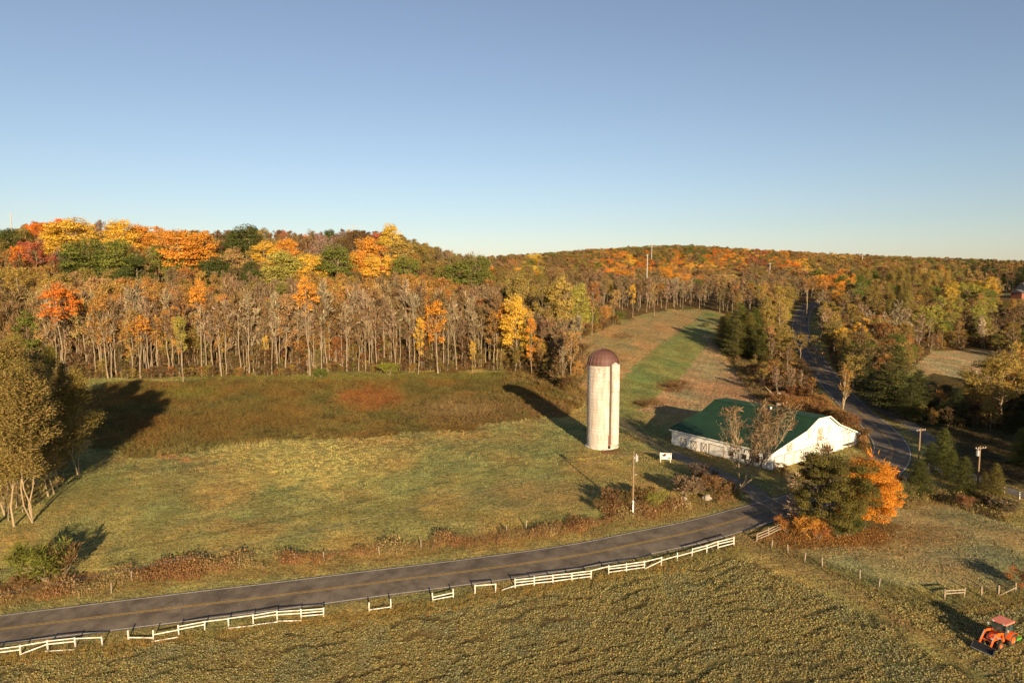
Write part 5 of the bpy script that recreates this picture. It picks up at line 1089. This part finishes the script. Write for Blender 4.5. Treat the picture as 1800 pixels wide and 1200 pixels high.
    MB().box(-2.35, -1.9, -.25, .25, .521, .72).obj('gearbox_cover', M['yellow_paint'], ml); MB().bar((-2.5,-.8,.60),(-2.5,.8,.60), .06,.06).obj('rear_guard', M['yellow_paint'], ml)
tractor()

# ---------------------------------------------------------------- trees and bushes close to the camera, finer leaves
NEAR = {}
def near_meshes(kind, seed, near, **kw):
    k = (kind, seed, near)
    if k not in NEAR: NEAR[k] = build_proto(kind, seed, near)
    return NEAR[k]
def grove_proto(seed, H, stems, cw, cb, col_bark, n, size, rc, up=58, tw=500, shape=.8, squash=1.2, lean=.10, n1=30, r0=None, clump=None, egg=None, thin=1.0, n3=1):
    rs = np.random.RandomState(seed); pol, tp, dr = skeleton(rs, H, cb, cw, n1, 5, n3, up=up, stems=stems, lean=lean, shape=shape, r0=r0, thin=thin)
    if clump: tp, dr = (lambda i: (tp[i], dr[i]))(rs.permutation(len(tp))[:clump])
    TV, TF = tube_arrays(pol); parts = []; tq = ball(rs, egg[0], egg[1], egg[2], egg[3]) if egg else tp
    if n: C, g, tn = crown_cloud(rs, tq, n, rc, H, cw, cb, squash=squash); C[:, 2] = np.maximum(C[:, 2], rs.uniform(.1, .6, n)); parts.append((*leaves(rs, C, size, squash=.7, out=g), tn))
    if tw:
        a = twigs(rs, tp, dr, tw, 1.1 if H > 8 else .7, .028); parts.append((*a, rs.uniform(.1, .8, len(a[1]))))
    CV, CF, CT = quads_cat(parts); return np_mesh('trunk', TV, TF, [col_bark]), np_mesh('crown', CV, CF, [M['leaf'] if n else M['twig']], tint=CT), None, H
def h_of(px, pb, yt):
    p = at(px, pb); _, yb = proj(p.x, p.y, p.z); return p, (yb - yt) * (p.y * cp + (CAM_H - p.z) * sp) / F
# left grove: tall slender trees, olive-gold fine leaves above long bare stems
gp = [grove_proto(900 + i, 24, (3, 1, 1, 2)[i], 3.4, (.26, .22, .32, .18)[i], M['gold_bark'], 18000, .20, 1.15, tw=1800, r0=.125, lean=.05, n1=40, up=62) for i in range(4)]
for px, pb, yt, c, w, i, lb in [(57,918,612,(.30,.215,.065),1.05,0,'three-stemmed olive-gold tree at the front corner of the left grove'),(100,858,628,(.28,.20,.06),1.0,1,'olive-gold tree behind the three-stemmed one, its trunk showing'),
   (30,892,606,(.32,.22,.06),1.0,2,'single-stemmed tree left of the three-stemmed one in the left grove'),(8,905,600,(.30,.22,.06),1.0,3,'tree cut by the left picture edge in the left grove'),
   (75,838,612,(.30,.24,.05),1.0,3,'tree deep in the left grove behind the front trunks'),(125,800,640,(.27,.19,.06),.9,1,'rightmost tree of the left grove with the lowest crown'),(45,810,596,(.34,.29,.05),1.0,2,'yellowish tree at the back of the left grove'),
   (85,872,640,(.29,.21,.06),.95,2,'slim tree right behind the three-stemmed one'),(138,838,640,(.33,.245,.06),1.25,3,'short leaning tree low on the right side of the left grove'),(42,858,604,(.33,.24,.06),1.0,1,'slim straight tree in the middle of the left grove'),(5,850,598,(.29,.21,.06),1.0,2,'slim tree near the left edge in the middle of the grove'),(150,765,668,(.27,.19,.06),1.0,2,'small tree at the right rear corner of the left grove'),
   (25,925,640,(.30,.22,.06),.9,1,'low tree in front at the left picture edge'),(-15,930,610,(.30,.22,.06),1.0,0,'front tree of the grove just cut off by the left edge'),(12,790,600,(.36,.31,.05),.9,0,'yellow-green tree at the back left of the grove'),(100,780,612,(.31,.25,.05),.9,1,'tree at the back right of the left grove'),(-40,900,600,(.3,.22,.06),1.1,1,'grove tree whose crown reaches in from the left'),(-60,850,600,(.3,.22,.06),1.1,2,'far left grove tree mostly out of the picture'),
   (140,735,655,(.33,.26,.05),1.0,3,'short yellowish tree between the left grove and the woods'),(60,745,620,(.36,.31,.05),1.0,0,'yellow tree behind the left grove near the woods'),(20,730,610,(.28,.21,.06),1.1,1,'olive tree behind the left grove near the woods')]:
    p, h = h_of(px, pb, yt); c = tuple(q * .86 for q in c); tree('soft', p, h, c, lb, None, w * (1.4 if h > 15 else 1.6), meshes=gp[i], name='grove_tree', v=.03)
for i, (px, pb) in enumerate([(15,915),(40,900),(70,880),(95,868),(110,840),(30,870),(60,850),(85,845),(5,890),(120,815)]):
    tree('under', at(px, pb), rnd.uniform(6, 11), (.26,.19,.065), 'thin sapling among the bare lower trunks of the left grove', 'saplings among the left grove trunks', 1.2)
# big bare tree before the barn, many rising stems
bt_ = grove_proto(950, 14, 9, 4.2, .16, M['gold_bark'], 0, .1, .5, up=62, tw=1700, lean=.42, n1=140, r0=.15, squash=1, thin=.34, n3=3); p, h = h_of(1302, 858, 708); tree('bare', p, h * 1.02, (.19,.12,.06), 'big bare many-stemmed tree in front of the long barn wall', None, 1.2, meshes=bt_, v=.02)
b2 = grove_proto(951, 12, 3, 3.0, .15, M['bark'], 0, .1, .5, up=62, tw=500, lean=.16, n1=40, r0=.14, thin=.4, n3=3); p, h = h_of(1390, 925, 818); tree('bare', p, h, (.30,.20,.12), 'slender bare tree at the field entrance left of the dark oak', None, 1.15, meshes=b2, v=.02)
p, h = h_of(1375, 835, 790); tree('shrub', p, 1.6, 'rust', 'low rusty bush at the foot of the gable', None, 1.6)
ok_ = grove_proto(960, 13, 1, 5.6, .10, M['dark_bark'], 60000, .22, 1.15, up=26, tw=300, shape=.75, squash=.8, n1=40, clump=110, egg=(85, 5.5, 5.9, 6.4)); p, h = h_of(1460, 936, 782); tree('full', p, h * .97, (.12,.10,.024), 'large dark green oak with browning top in front of the barn gable', None, 1.0, meshes=ok_, name='oak_tree', v=.0)
ok2 = grove_proto(961, 10, 1, 3.2, .2, M['dark_bark'], 17000, .20, .75, up=30, tw=500, clump=60, squash=.8, egg=(55, 3.3, 4.2, 5.4)); p, h = h_of(1437, 905, 782); tree('full', p, h * .98, (.17,.075,.022), 'brown-topped oak rising left behind the dark green oak', None, .9, meshes=ok2, name='oak_tree', v=.0)
mp_ = grove_proto(962, 12, 1, 4.6, .08, M['dark_bark'], 66000, .20, 1.15, up=34, tw=300, shape=.75, n1=38, clump=95, squash=.8, egg=(90, 4.6, 5.4, 6.0)); p, h = h_of(1520, 928, 796); tree('full', p, h, (.56,.225,.025), 'bright orange maple right of the dark oak', None, 1.0, meshes=mp_, name='maple_tree', v=.0)
p, h = h_of(1543, 912, 815); tree('full', p, h, (.56,.23,.03), 'smaller orange maple leaning out at the right of the bright one', None, .95, meshes=ok2, name='maple_tree', v=0)
nsh = [grove_proto(970 + i, 2.6, 6, 1.5, .06, M['bark'], 5200, .10, .42, up=42, tw=500, lean=.5, n1=24, r0=.05) for i in range(3)]; nbr = [grove_proto(980 + i, 2.6, 7, 1.5, .06, M['bark'], 900, .08, .4, up=48, tw=2200, lean=.5, n1=30, r0=.05) for i in range(2)]
BUSH = [(1415,940,2.2,1.5,(.50,.23,.045),0,'orange-leaved bush beside the field entrance fence'),(1440,948,1.6,1.3,(.40,.16,.05),1,'rusty bush in the leaf litter right of the orange one'),(1382,936,1.7,1.2,(.42,.19,.05),2,'rust-orange bush under the slender bare tree'),
 (1492,942,2.4,1.3,(.075,.095,.022),0,'dark green bush at the foot of the oak'),(1470,945,1.8,1.2,(.11,.11,.03),1,'olive bush left of the dark green one'),
 (1075,892,2.6,1.3,(.19,.11,.05),3,'tangled brown bush left of the utility pole'),(1062,900,1.9,1.2,(.20,.13,.05),0,'low brown bush leftmost in the roadside brush'),(1095,893,2.5,1.2,(.17,.12,.04),1,'dark olive bush touching the utility pole'),
 (1128,890,2.9,1.2,(.20,.13,.05),3,'brown bush right of the utility pole'),(1150,893,2.6,1.2,(.24,.22,.05),1,'yellow-green bush in the middle of the roadside brush'),(1205,873,3.0,1.3,(.25,.17,.10),4,'grey-brown leafless bush behind the boulder pile'),
 (1222,868,2.4,1.1,(.23,.15,.09),3,'grey-brown bush left of the pale rounded boulder'),(1255,868,2.8,1.3,(.26,.14,.06),1,'reddish-brown bush right of the pale rounded boulder'),(1275,872,2.2,1.3,(.25,.15,.06),3,'brown bush nearest the driveway corner'),(1228,842,2.4,1.5,(.15,.11,.08),4,'dark purple-grey bush on the shaded slope'),(1245,850,2.0,1.4,(.16,.11,.07),3,'dark brown bush above the reddish one'),
 (88,1024,4.2,1.15,(.17,.17,.03),0,'round yellow-green bush by the road at the left'),(105,1020,3.4,1.0,(.19,.12,.05),3,'brown bush against the right side of the round yellow-green one'),(40,1040,1.6,1.3,(.25,.15,.06),4,'small brown bush left of the round yellow-green one'),
 (685,660,4.0,1.6,(.26,.26,.04),1,'yellow-green bush at the foot of the bare trunks'),(565,664,2.6,1.8,(.15,.18,.03),2,'low green bush at the meadow edge left of centre'),(1088,566,4.6,1.5,(.15,.16,.035),0,'round dark green bush at the left side of the straw-coloured field'),
 (1185,683,1.4,2.4,(.20,.12,.04),1,'dark brown weedy mound in the striped field'),(1135,714,1.2,2.4,(.20,.12,.045),2,'low brown weedy mound above the barn shadow'),(1585,862,1.8,1.2,(.36,.14,.04),0,'rusty bush right of the orange maple'),(1592,880,2.0,1.3,(.17,.16,.05),1,'olive bush at the paddock corner'),(1606,868,1.6,1.2,(.25,.12,.04),2,'reddish low bush left of the dark spruce'),
 (1700,895,1.5,1.4,(.25,.12,.05),1,'reddish bush at the paddock edge under the spruces'),(1770,905,1.6,1.6,(.20,.15,.08),4,'grey-brown bush at the right edge of the paddock'),(1740,895,1.4,1.4,(.2,.13,.06),3,'brown tangle at the foot of the last spruce'),
 (1400,700,2.5,1.6,(.24,.12,.05),3,'brown brush behind the barn roof'),(1440,728,2.2,1.6,(.28,.14,.05),1,'rusty brush behind the barn peak'),(1480,742,2.2,1.5,(.24,.13,.045),1,'rusty brush between the barn and the bend'),(1512,772,1.8,1.5,(.20,.12,.05),3,'brown brush right of the barn corner'),(1500,752,2.0,1.4,(.26,.13,.05),2,'red-brown brush on the bank inside the bend'),
 (1370,712,2.4,1.6,(.26,.14,.06),4,'bare brush left of the pale stump'),(1460,735,2.0,1.5,(.25,.14,.05),0,'rusty brush right of the barn peak'),(1795,1035,1.8,1.4,(.38,.14,.04),0,'red-orange bush at the right edge above the tractor'),(1240,575,1.8,2.0,(.18,.17,.05),2,'small olive bush at the head of the green strip')]
for px, pb, h, w, c, i, lb in BUSH:
    h *= (1.15 if px < 200 or px > 1300 else .9); tree('brush' if i > 2 else 'shrub', at(px, pb), h, c, lb, None, w, meshes=nbr[i - 3] if i > 2 else nsh[i], v=.02)
# spruces and pines
sp_ = [build_proto('spruce', 700 + i, 2.4) for i in range(3)]; pn_ = [build_proto('pine', 720 + i, 2.4) for i in range(2)]
CON = [(1656,830,750,'spruce',1.0,(.10,.11,.025),0,'tallest green spruce right of the crossarm pole'),(1636,815,775,'spruce',1.1,(.085,.10,.025),1,'small spruce against the left side of the tallest one'),(1614,870,806,'spruce',1.45,(.085,.09,.022),1,'broad dark spruce at the paddock corner'),
 (1692,868,800,'spruce',1.3,(.095,.095,.025),2,'broad spruce with brownish top in the middle of the row'),(1672,845,790,'spruce',1.1,(.09,.095,.022),0,'spruce squeezed between the tallest and the brownish one'),(1747,882,812,'spruce',1.0,(.15,.12,.03),2,'last spruce in the row with a rusty tip'),(1730,860,828,'spruce',1.2,(.12,.10,.03),1,'short rusty spruce beside the last one'),
 (1573,726,606,'pine',1.0,(.12,.125,.03),0,'big feathery pine beside the bend of the far lane'),(1548,715,640,'pine',1.0,(.09,.10,.025),1,'darker pine left of the big feathery one'),(1612,730,650,'pine',1.1,(.095,.10,.03),1,'smaller pine right of the big feathery one'),(1600,740,672,'pine',1.1,(.08,.085,.022),0,'low dark pine under the big feathery one'),(1635,735,690,'pine',1.2,(.10,.085,.03),1,'brownish pine right of the low dark one'),
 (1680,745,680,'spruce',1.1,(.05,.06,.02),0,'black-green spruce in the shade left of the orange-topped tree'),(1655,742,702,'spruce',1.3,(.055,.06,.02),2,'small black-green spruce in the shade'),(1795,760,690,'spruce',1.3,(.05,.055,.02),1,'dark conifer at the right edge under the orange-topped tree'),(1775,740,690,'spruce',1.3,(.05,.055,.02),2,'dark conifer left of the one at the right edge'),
 (1795,815,750,'spruce',1.2,(.14,.15,.03),0,'bright green conifer at the right picture edge'),(1530,705,655,'pine',.9,(.07,.08,.022),1,'small dark pine at the left of the pine clump')]
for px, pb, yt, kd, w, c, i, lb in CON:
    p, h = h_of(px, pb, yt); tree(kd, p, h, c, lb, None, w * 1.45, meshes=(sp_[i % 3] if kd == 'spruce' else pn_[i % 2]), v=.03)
for i, (px, pb, yt) in enumerate([(1268,607,556),(1285,612,545),(1300,618,540),(1316,622,548),(1330,630,556),(1278,600,552),(1308,606,545),(1342,640,575),(1296,628,568),(1325,612,540)]):
    p, h = h_of(px, pb, yt); tree('spruce', p, h * (1, .85, 1.1)[i % 3], (.14,.135,.03), 'cedar in the dark green clump beside the green strip', 'cedars in the clump beside the green strip', 1.5, name='cedar_tree', meshes=(sp_[i % 3] if i % 2 else pn_[i % 2]), v=.2)
# maple with an orange top at the right, dead tree wrapped in vines, others by name
om = grove_proto(990, 13, 1, 4.2, .22, M['bark'], 26000, .24, 1.0, up=38, tw=400, clump=90, egg=(85, 5.2, 5.0, 7.2)); p, h = h_of(1757, 745, 612); tree('full', p, h, (.33,.23,.055), 'large yellow-olive tree with an orange top at the right edge', None, 1.15, meshes=om, name='maple_tree', v=0)
p, h = h_of(1790, 720, 614); tree('full', p, h, (.50,.24,.04), 'orange tree at the right edge behind the yellow-olive one', None, 1.0, meshes=om, name='maple_tree', v=0)
dt = grove_proto(991, 12, 3, 2.6, .25, M['gold_bark'], 2600, .16, .35, up=58, tw=300, lean=.18, n1=20, r0=.3, squash=1); p, h = h_of(1481, 722, 640); tree('bare', p, h * 1.05, (.36,.20,.05), 'dead tree wrapped in orange vines at the inside of the bend', None, 1.0, meshes=dt, name='dead_tree', v=0)
tb = grove_proto(992, 12, 2, 3.0, .3, M['bark'], 0, .1, .5, up=60, tw=700, lean=.2, n1=26, thin=.7, n3=2); 
for px, pb, yt, w, c, lb in [(1731,614,556,1.0,(.44,.33,.22),'pale bare forked tree above the clearing at the right'),(1392,700,640,.9,(.26,.17,.10),'bare tree with a straight trunk behind the barn roof'),(1410,690,648,.9,(.3,.2,.12),'bare tree beside the shaded far road'),(1368,698,640,1.0,(.25,.16,.1),'bare tree above the left part of the barn roof'),(1340,690,655,1.1,(.22,.13,.08),'low bare tree at the end of the striped field'),
   (1548,595,548,1.1,(.44,.33,.22),'pale bare tree left in the woods right of the far road, with upswept limbs'),(1605,612,565,1.2,(.44,.33,.22),'pale bare tree above the big feathery pine'),(1440,600,545,1.1,(.42,.30,.18),'pale bare tree nearest the right side of the far road'),(1478,590,540,1.1,(.40,.29,.18),'pale bare tree second from the far road'),(1690,720,660,1.0,(.2,.14,.09),'bare tree in the shaded hollow left of the orange-topped tree')]:
    p, h = h_of(px, pb, yt); tree('bare', p, h, c, lb, None, w, meshes=tb, v=.03)
for px, pb, yt, c, lb in [(1405,640,590,(.30,.21,.06),'olive-orange tree at the left verge of the far road'),(1385,625,588,(.46,.22,.05),'orange-leaved tree left of the shaded road'),(1430,640,590,(.28,.2,.06),'olive tree leaning over the far road from the right')]:
    p, h = h_of(px, pb, yt); tree('sparse', p, h, c, lb, None, 1.5, v=.03)
# stump behind the roof ridge
p = at(1368, 712); root = tag(empty('broken_tree', p), 'pale broken tree trunk behind the barn roof ridge with one limb leaning left', 'tree'); MB().tube([(0,0,-.3),(0,0,1.6),(.05,0,3.4)], [.75,.6,.55], 9).obj('trunk', M['rock'], root); MB().tube([(-.3,0,1.5),(-2.2,.2,3.6),(-3.6,.3,5.0)], [.2,.14,.06], 6).obj('limb', M['bark'], root)
# trees just outside the right edge, whose shadows fall into the picture
for x, y, h, kd in [(92,92,15,'full'),(104,88,17,'full'),(98,104,16,'full'),(110,100,18,'pine'),(120,92,18,'full'),(104,116,16,'full'),(116,112,19,'full'),(130,104,19,'full'),(128,118,19,'pine'),(114,126,17,'full'),(140,114,20,'full'),(138,128,19,'pine'),(124,134,17,'full'),(150,124,20,'full'),(134,142,17,'pine'),(148,140,19,'full'),(160,134,20,'full'),(92,110,11,'pine')]:
    tree(kd, (x, y, gz(x, y)), h, 'olive' if kd == 'full' else 'conifer', 'tree of the belt just beyond the right picture edge', 'belt of trees beyond the right edge', 1.2)
for px, py, h, c, kd, lb in [(1478,655,12,'olivegold','soft','dense olive-gold tree over the right verge of the shaded road'),(1466,628,13,'olive','full','olive tree at the right verge half way up the far road'),(1452,600,12,'tan','sparse','tan thinning tree at the right verge high on the far road'),(1500,688,11,'olive','full','dark olive tree between the shaded road and the pine clump'),(1512,665,13,'brown','sparse','brown thinning tree behind the dark olive one'),(1445,575,11,'olivegold','soft','olive-gold feathery tree near the crest of the far road'),(1522,690,12,'conifer','pine','dark pine touching the left side of the pine clump')]:
    tree(kd, at(px, py), h, c, lb, None, 1.25, v=.03)
print('all things', len(TREE_XY))

# ---------------------------------------------------------------- grass, crop and weeds, tuft by tuft
def blades(rs, n, r, h, w, lean=.5):
    a = rs.uniform(0, 6.28, n); q = r * np.sqrt(rs.rand(n)); b = np.stack([q*np.cos(a), q*np.sin(a), np.zeros(n)], 1)
    d = norm(np.stack([rs.normal(0, lean, n), rs.normal(0, lean, n), np.ones(n)], 1)); l = (h * rs.uniform(.5, 1.1, n))[:, None]; s = norm(np.cross(d, rs.normal(0, 1, (n, 3)))) * w / 2
    V = np.stack([b - s, b + s, b + d*l*.6 + s*.9, b + d*l], 1); return V.reshape(-1, 3), np.arange(n*4).reshape(n, 4), rs.rand(n)
def tuft(kind, sd):
    rs = np.random.RandomState(sd)
    if kind == 'grass': V, Fc, T = blades(rs, 16, .32, .20, .07, .7)
    elif kind == 'crop':
        n = 20; C = np.stack([rs.normal(0, .15, n), rs.normal(0, .15, n), rs.uniform(.04, .20, n)], 1); V, Fc = leaves(rs, C, .15, up=.25); T = rs.rand(n)
    elif kind == 'weed':
        v1, f1, t1 = blades(rs, 15, .30, .95, .035, .25); n = 26; C = np.stack([rs.normal(0, .26, n), rs.normal(0, .26, n), rs.uniform(.3, .95, n)], 1); v2, f2 = leaves(rs, C, .15, up=.0)
        V, Fc, T = quads_cat([(v1, f1, t1), (v2, f2, rs.rand(n))])
    else: V, Fc, T = blades(rs, 12, .25, .30, .06, .5)
    return np_mesh(kind + '_tuft', V, Fc, [M['leaf' if kind == 'weed' else 'blade']], tint=T)
TUFTS = [tuft('grass', i) for i in range(4)] + [tuft('crop', 10 + i) for i in range(4)] + [tuft('weed', 20 + i) for i in range(4)] + [tuft('stubble', 30 + i) for i in range(3)]
tc_ = proto_collection('tuft_sample', TUFTS)
RD = lambda x, y: dist_to(x, y, ROAD)
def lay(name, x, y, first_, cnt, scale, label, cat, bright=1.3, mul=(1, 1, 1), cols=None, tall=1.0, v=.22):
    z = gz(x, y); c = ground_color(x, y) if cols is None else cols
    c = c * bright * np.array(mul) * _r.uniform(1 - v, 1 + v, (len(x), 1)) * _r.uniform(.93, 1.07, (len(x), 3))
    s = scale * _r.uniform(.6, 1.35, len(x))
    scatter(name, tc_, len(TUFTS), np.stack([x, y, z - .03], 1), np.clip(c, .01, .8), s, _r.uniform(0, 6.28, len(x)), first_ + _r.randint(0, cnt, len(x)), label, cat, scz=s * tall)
    print(name, len(x))
CROP1, CROP2 = [z_[1] for z_ in ZONES if z_[0] is C_CROP]
def masks(x, y):
    px_, py_ = proj(x, y, gz(x, y)); return px_, py_, (px_ > -60) & (px_ < 1860) & (py_ < 1260)
# close-mown meadow, verges and paddock
def meadow(step, y0, y1, sc, nm):
    x, y = jitter_grid(-150, 150, y0, y1, step); a_, b_, k = masks(x, y); x, y, a_, b_ = x[k], y[k], a_[k], b_[k]
    k = ~inpoly(a_, b_, CROP1) & ~inpoly(a_, b_, CROP2) & ~inpoly(x, y, WOODS); x, y = x[k], y[k]
    k = (RD(x, y) > 3.9) & (dist_to(x, y, DRIVE) > 2) & (dist_to(x, y, LANE) > 1.8) & (dist_to(x, y, LANE2) > 1.8); x, y = x[k], y[k]
    c = ground_color(x, y); k = _r.rand(len(x)) < np.where(wob(x, y, 2.5, 5) > -.5, .9, .45); lay(nm, x[k], y[k], 0, 4, sc, 'short frosted meadow grass', 'grass', cols=c[k], bright=1.48, v=.12)
meadow(.55, 48, 125, 1.0, 'meadow_grass'); meadow(.95, 125, 230, 1.5, 'far_meadow_grass')
# leafy cover crop in wavering rows with dark gaps
x, y = jitter_grid(-70, 110, 46, 100, .255); a_, b_, k = masks(x, y); k &= inpoly(a_ + wob(x, y, 3, 1) * 6, b_ + wob(x, y, 3, 2) * 3, CROP1) | inpoly(a_, b_, CROP2); x, y = x[k], y[k]
ang = R(15); rr = (-math.sin(ang) * x + math.cos(ang) * y) + wob(x, y, 9, 0) * 1.0 + wob(x, y, 2.5, 3) * .28
gap = (np.abs((rr / 2.3) % 1 - .5) < .15) & (wob(x, y, 4.5, 4) > -.15); hole = wob(x, y, 1.1, 5) < -1.05
k = ~gap & ~hole & (RD(x, y) > 7); x, y = x[k], y[k]
cc = np.array([(.29,.245,.105)]) * np.ones((len(x), 3)); m1 = (np.clip(wob(x, y, 7, 1) * .5 + .5, 0, 1))[:, None]; cc = cc * (1 - m1 * .6) + np.array([(.34,.28,.11)]) * m1 * .6
m2 = (np.clip(wob(x, y, 5, 2), 0, 1))[:, None]; cc = cc * (1 - m2 * .5) + np.array([(.24,.24,.13)]) * m2 * .5; m3 = (wob(x, y, .8, 3) > .75)[:, None]; cc = np.where(m3, cc * np.array([1.08, 1.0, .85]), cc)
lay('cover_crop', x, y, 4, 4, 1.05 + 0 * x, 'leafy cover crop in wavering rows in the near field', 'crop', cols=cc, bright=1.38, v=.09, tall=.75)
# tall dead weeds: road verge, fence line, rough meadow
x, y = jitter_grid(-90, 60, 58, 125, .38); a_, b_, k = masks(x, y); x, y, a_, b_ = x[k], y[k], a_[k], b_[k]
XI = [0, 150, 300, 450, 600, 720, 900, 1050, 1190, 1290]; top_ = np.interp(a_, XI, [1030, 1012, 995, 980, 975, 955, 938, 900, 880, 866]); bot_ = np.interp(a_, XI, [1062, 1045, 1020, 1003, 990, 975, 955, 930, 905, 885])
k = (b_ > top_ + wob(x, y, 4, 3) * 3) & (b_ < bot_ - 3 + wob(x, y, 3, 2) * 5) & (a_ < 1300) & (RD(x, y) > 5.5) & (wob(x, y, 5, 1) > -.35) & (_r.rand(len(x)) < .8); x, y, a_ = x[k], y[k], a_[k]
red = np.clip(wob(x, y, 7, 4) * .6 + .55, 0, 1)[:, None]; cw_ = np.array([(.27,.145,.06)]) * red + np.array([(.30,.22,.09)]) * (1 - red)
lay('verge_weeds', x, y, 8, 4, .9 + .5 * np.clip(wob(x, y, 6, 0), -.8, 1), 'tall rust-coloured dead weeds along the far road verge', 'weeds', cols=cw_, bright=1.0)
x, y = jitter_grid(-70, 60, 50, 110, .42); a_, b_, k = masks(x, y); x, y, a_, b_ = x[k], y[k], a_[k], b_[k]; yn = np.interp(a_, [-50, 0, 200, 400, 570, 700, 900, 1100, 1290], [1166, 1156, 1137, 1106, 1090, 1075, 1042, 1010, 966])
k = (np.abs(b_ - yn - 3) < 11 + wob(x, y, 3, 1) * 7) & (a_ < 1300) & (RD(x, y) > 6) & (_r.rand(len(x)) < .75); x, y = x[k], y[k]
yl = np.clip(wob(x, y, 5, 2) * .6 + .5, 0, 1)[:, None]; lay('fence_weeds', x, y, 8, 4, .48 + 0 * x, 'yellow and rusty weeds at the foot of the white fences', 'weeds', cols=np.array([(.36,.22,.055)]) * yl + np.array([(.24,.20,.07)]) * (1 - yl), bright=1.0)
x, y = jitter_grid(-130, 40, 130, 235, .95); a_, b_, k = masks(x, y); x, y, a_, b_ = x[k], y[k], a_[k], b_[k]; RG = ZONES[0][1]
k = inpoly(a_ + wob(x, y, 8, 1) * 10, b_ + wob(x, y, 8, 2) * 5, RG) & (wob(x, y, 9, 5) > -.75); x, y = x[k], y[k]; lay('rough_meadow_weeds', x, y, 8, 4, .85 + .3 * np.clip(wob(x, y, 10, 1), -1, 1), 'dark brown-green rough weeds in the unmown part of the meadow', 'weeds', bright=1.35, tall=.9)
x, y = jitter_grid(20, 110, 60, 110, .5); a_, b_, k = masks(x, y); x, y, a_, b_ = x[k], y[k], a_[k], b_[k]
pe = np.interp(a_, [1330, 1385, 1450, 1511, 1560, 1640, 1700, 1830], [955, 972, 1000, 1020, 1040, 1060, 1064, 1052]); k = (np.abs(b_ - pe) < np.interp(a_, [1330, 1450, 1560, 1640], [5, 8, 15, 17])) & (a_ > 1335); x, y, a_ = x[k], y[k], a_[k]
yl = np.clip(wob(x, y, 5, 2) * .6 + .4, 0, 1)[:, None]; lay('paddock_edge_weeds', x, y, 8, 4, .5 + 0 * x, 'grey-green weeds along the paddock fence line', 'weeds', cols=np.array([(.30,.20,.06)]) * yl + np.array([(.15,.155,.065)]) * (1 - yl), bright=1.0)
# banks of brush round the barn bend and the corner of the woods
for nm, pl, lb, cs in (('bank_brush', [(1345,700),(1400,690),(1450,700),(1490,728),(1532,765),(1530,800),(1512,790),(1500,765),(1460,738),(1380,718)], 'rusty dead weeds on the bank behind the barn', (.30,.155,.055)),
   ('corner_brush', [(880,652),(930,640),(985,655),(1030,690),(1060,720),(1000,700),(940,672)], 'brown brush where the woods meet the striped field', (.24,.16,.055)), ('hedge_brush', [(1290,625),(1320,640),(1350,690),(1345,715),(1318,690),(1296,660)], 'brown brush at the foot of the cedars', (.20,.14,.055)),
   ('paddock_brush', [(1575,880),(1640,862),(1720,890),(1800,918),(1860,940),(1800,930),(1700,900),(1640,880),(1590,900)], 'olive and rusty weeds under the row of spruces', (.22,.16,.06))):
    x, y = jitter_grid(-20, 170, 95, 300, .75); a_, b_, k = masks(x, y); k &= inpoly(a_, b_, pl); x, y = x[k], y[k]; k = RD(x, y) > 4.5; x, y = x[k], y[k]
    lay(nm, x, y, 8, 4, 1.15 + 0 * x, lb, 'weeds', cols=np.array([cs]) * np.ones((len(x), 3)), bright=1.0, v=.35)
# straw stubble in the rows of the two harvested strips
def rows(nm, pl, p0, p1, gap_, lb, col):
    a, b_ = at(*p0), at(*p1); d = np.array([b_.x - a.x, b_.y - a.y]); L = np.linalg.norm(d); d /= L; nn_ = np.array([-d[1], d[0]]); X = []
    for i in range(-60, 60): t_ = np.arange(-60, L + 120, .8); X.append(np.array([a.x, a.y]) + nn_ * i * gap_ + d * (t_ + _r.uniform(-.4, .4, len(t_)))[:, None] + _r.normal(0, .10, (len(t_), 2)))
    X = np.concatenate(X); x, y = X[:, 0], X[:, 1]; k = y > 60; x, y = x[k], y[k]; u_, v_ = proj(x, y, gz(x, y)); k = inpoly(u_, v_, pl) & (wob(x, y, 8, 2) > -.8); x, y = x[k], y[k]
    lay(nm, x, y, 12, 3, 1.15 + 0 * x, lb, 'stubble', cols=np.array([col]) * np.ones((len(x), 3)), bright=1.0)
rows('straw_stubble', ZONES[1][1], (1060,690), (1200,560), 1.7, 'straw-coloured stubble rows in the left harvested strip', (.37,.265,.13))
rows('tan_stubble', ZONES[3][1], (1200,715), (1255,600), 2.1, 'tan stubble rows in the right harvested strip', (.35,.26,.155))
# fallen leaves under the maple and oak
n_ = 2600; rr = np.abs(_r.normal(0, 1, n_)); an_ = _r.uniform(0, 6.28, n_); c0 = at(1500, 938); x = c0.x + rr * 5.5 * np.cos(an_) - 3; y = c0.y + rr * 2.6 * np.sin(an_); k = RD(x, y) > 4.5; x, y = x[k], y[k]
lf = []
for i in range(2): rs = np.random.RandomState(60 + i); n = 14; C = np.stack([rs.normal(0, .25, n), rs.normal(0, .25, n), rs.uniform(.05, .12, n)], 1); V, Fc = leaves(rs, C, .12, up=1.5); lf.append(np_mesh('fallen_leaf_patch', V, Fc, [M['leaf']], tint=rs.rand(n)))
c_ = np.array([(.34,.17,.05)]) * _r.uniform(.6, 1.2, (len(x), 1)) * np.array([1, 1, 1]); scatter('fallen_leaves', proto_collection('leaf_sample', lf), 2, np.stack([x, y, gz(x, y)], 1), c_, _r.uniform(.7, 1.3, len(x)), _r.uniform(0, 6.28, len(x)), _r.randint(0, 2, len(x)), 'fallen orange and brown leaves under the maple and the oak', 'fallen leaves')
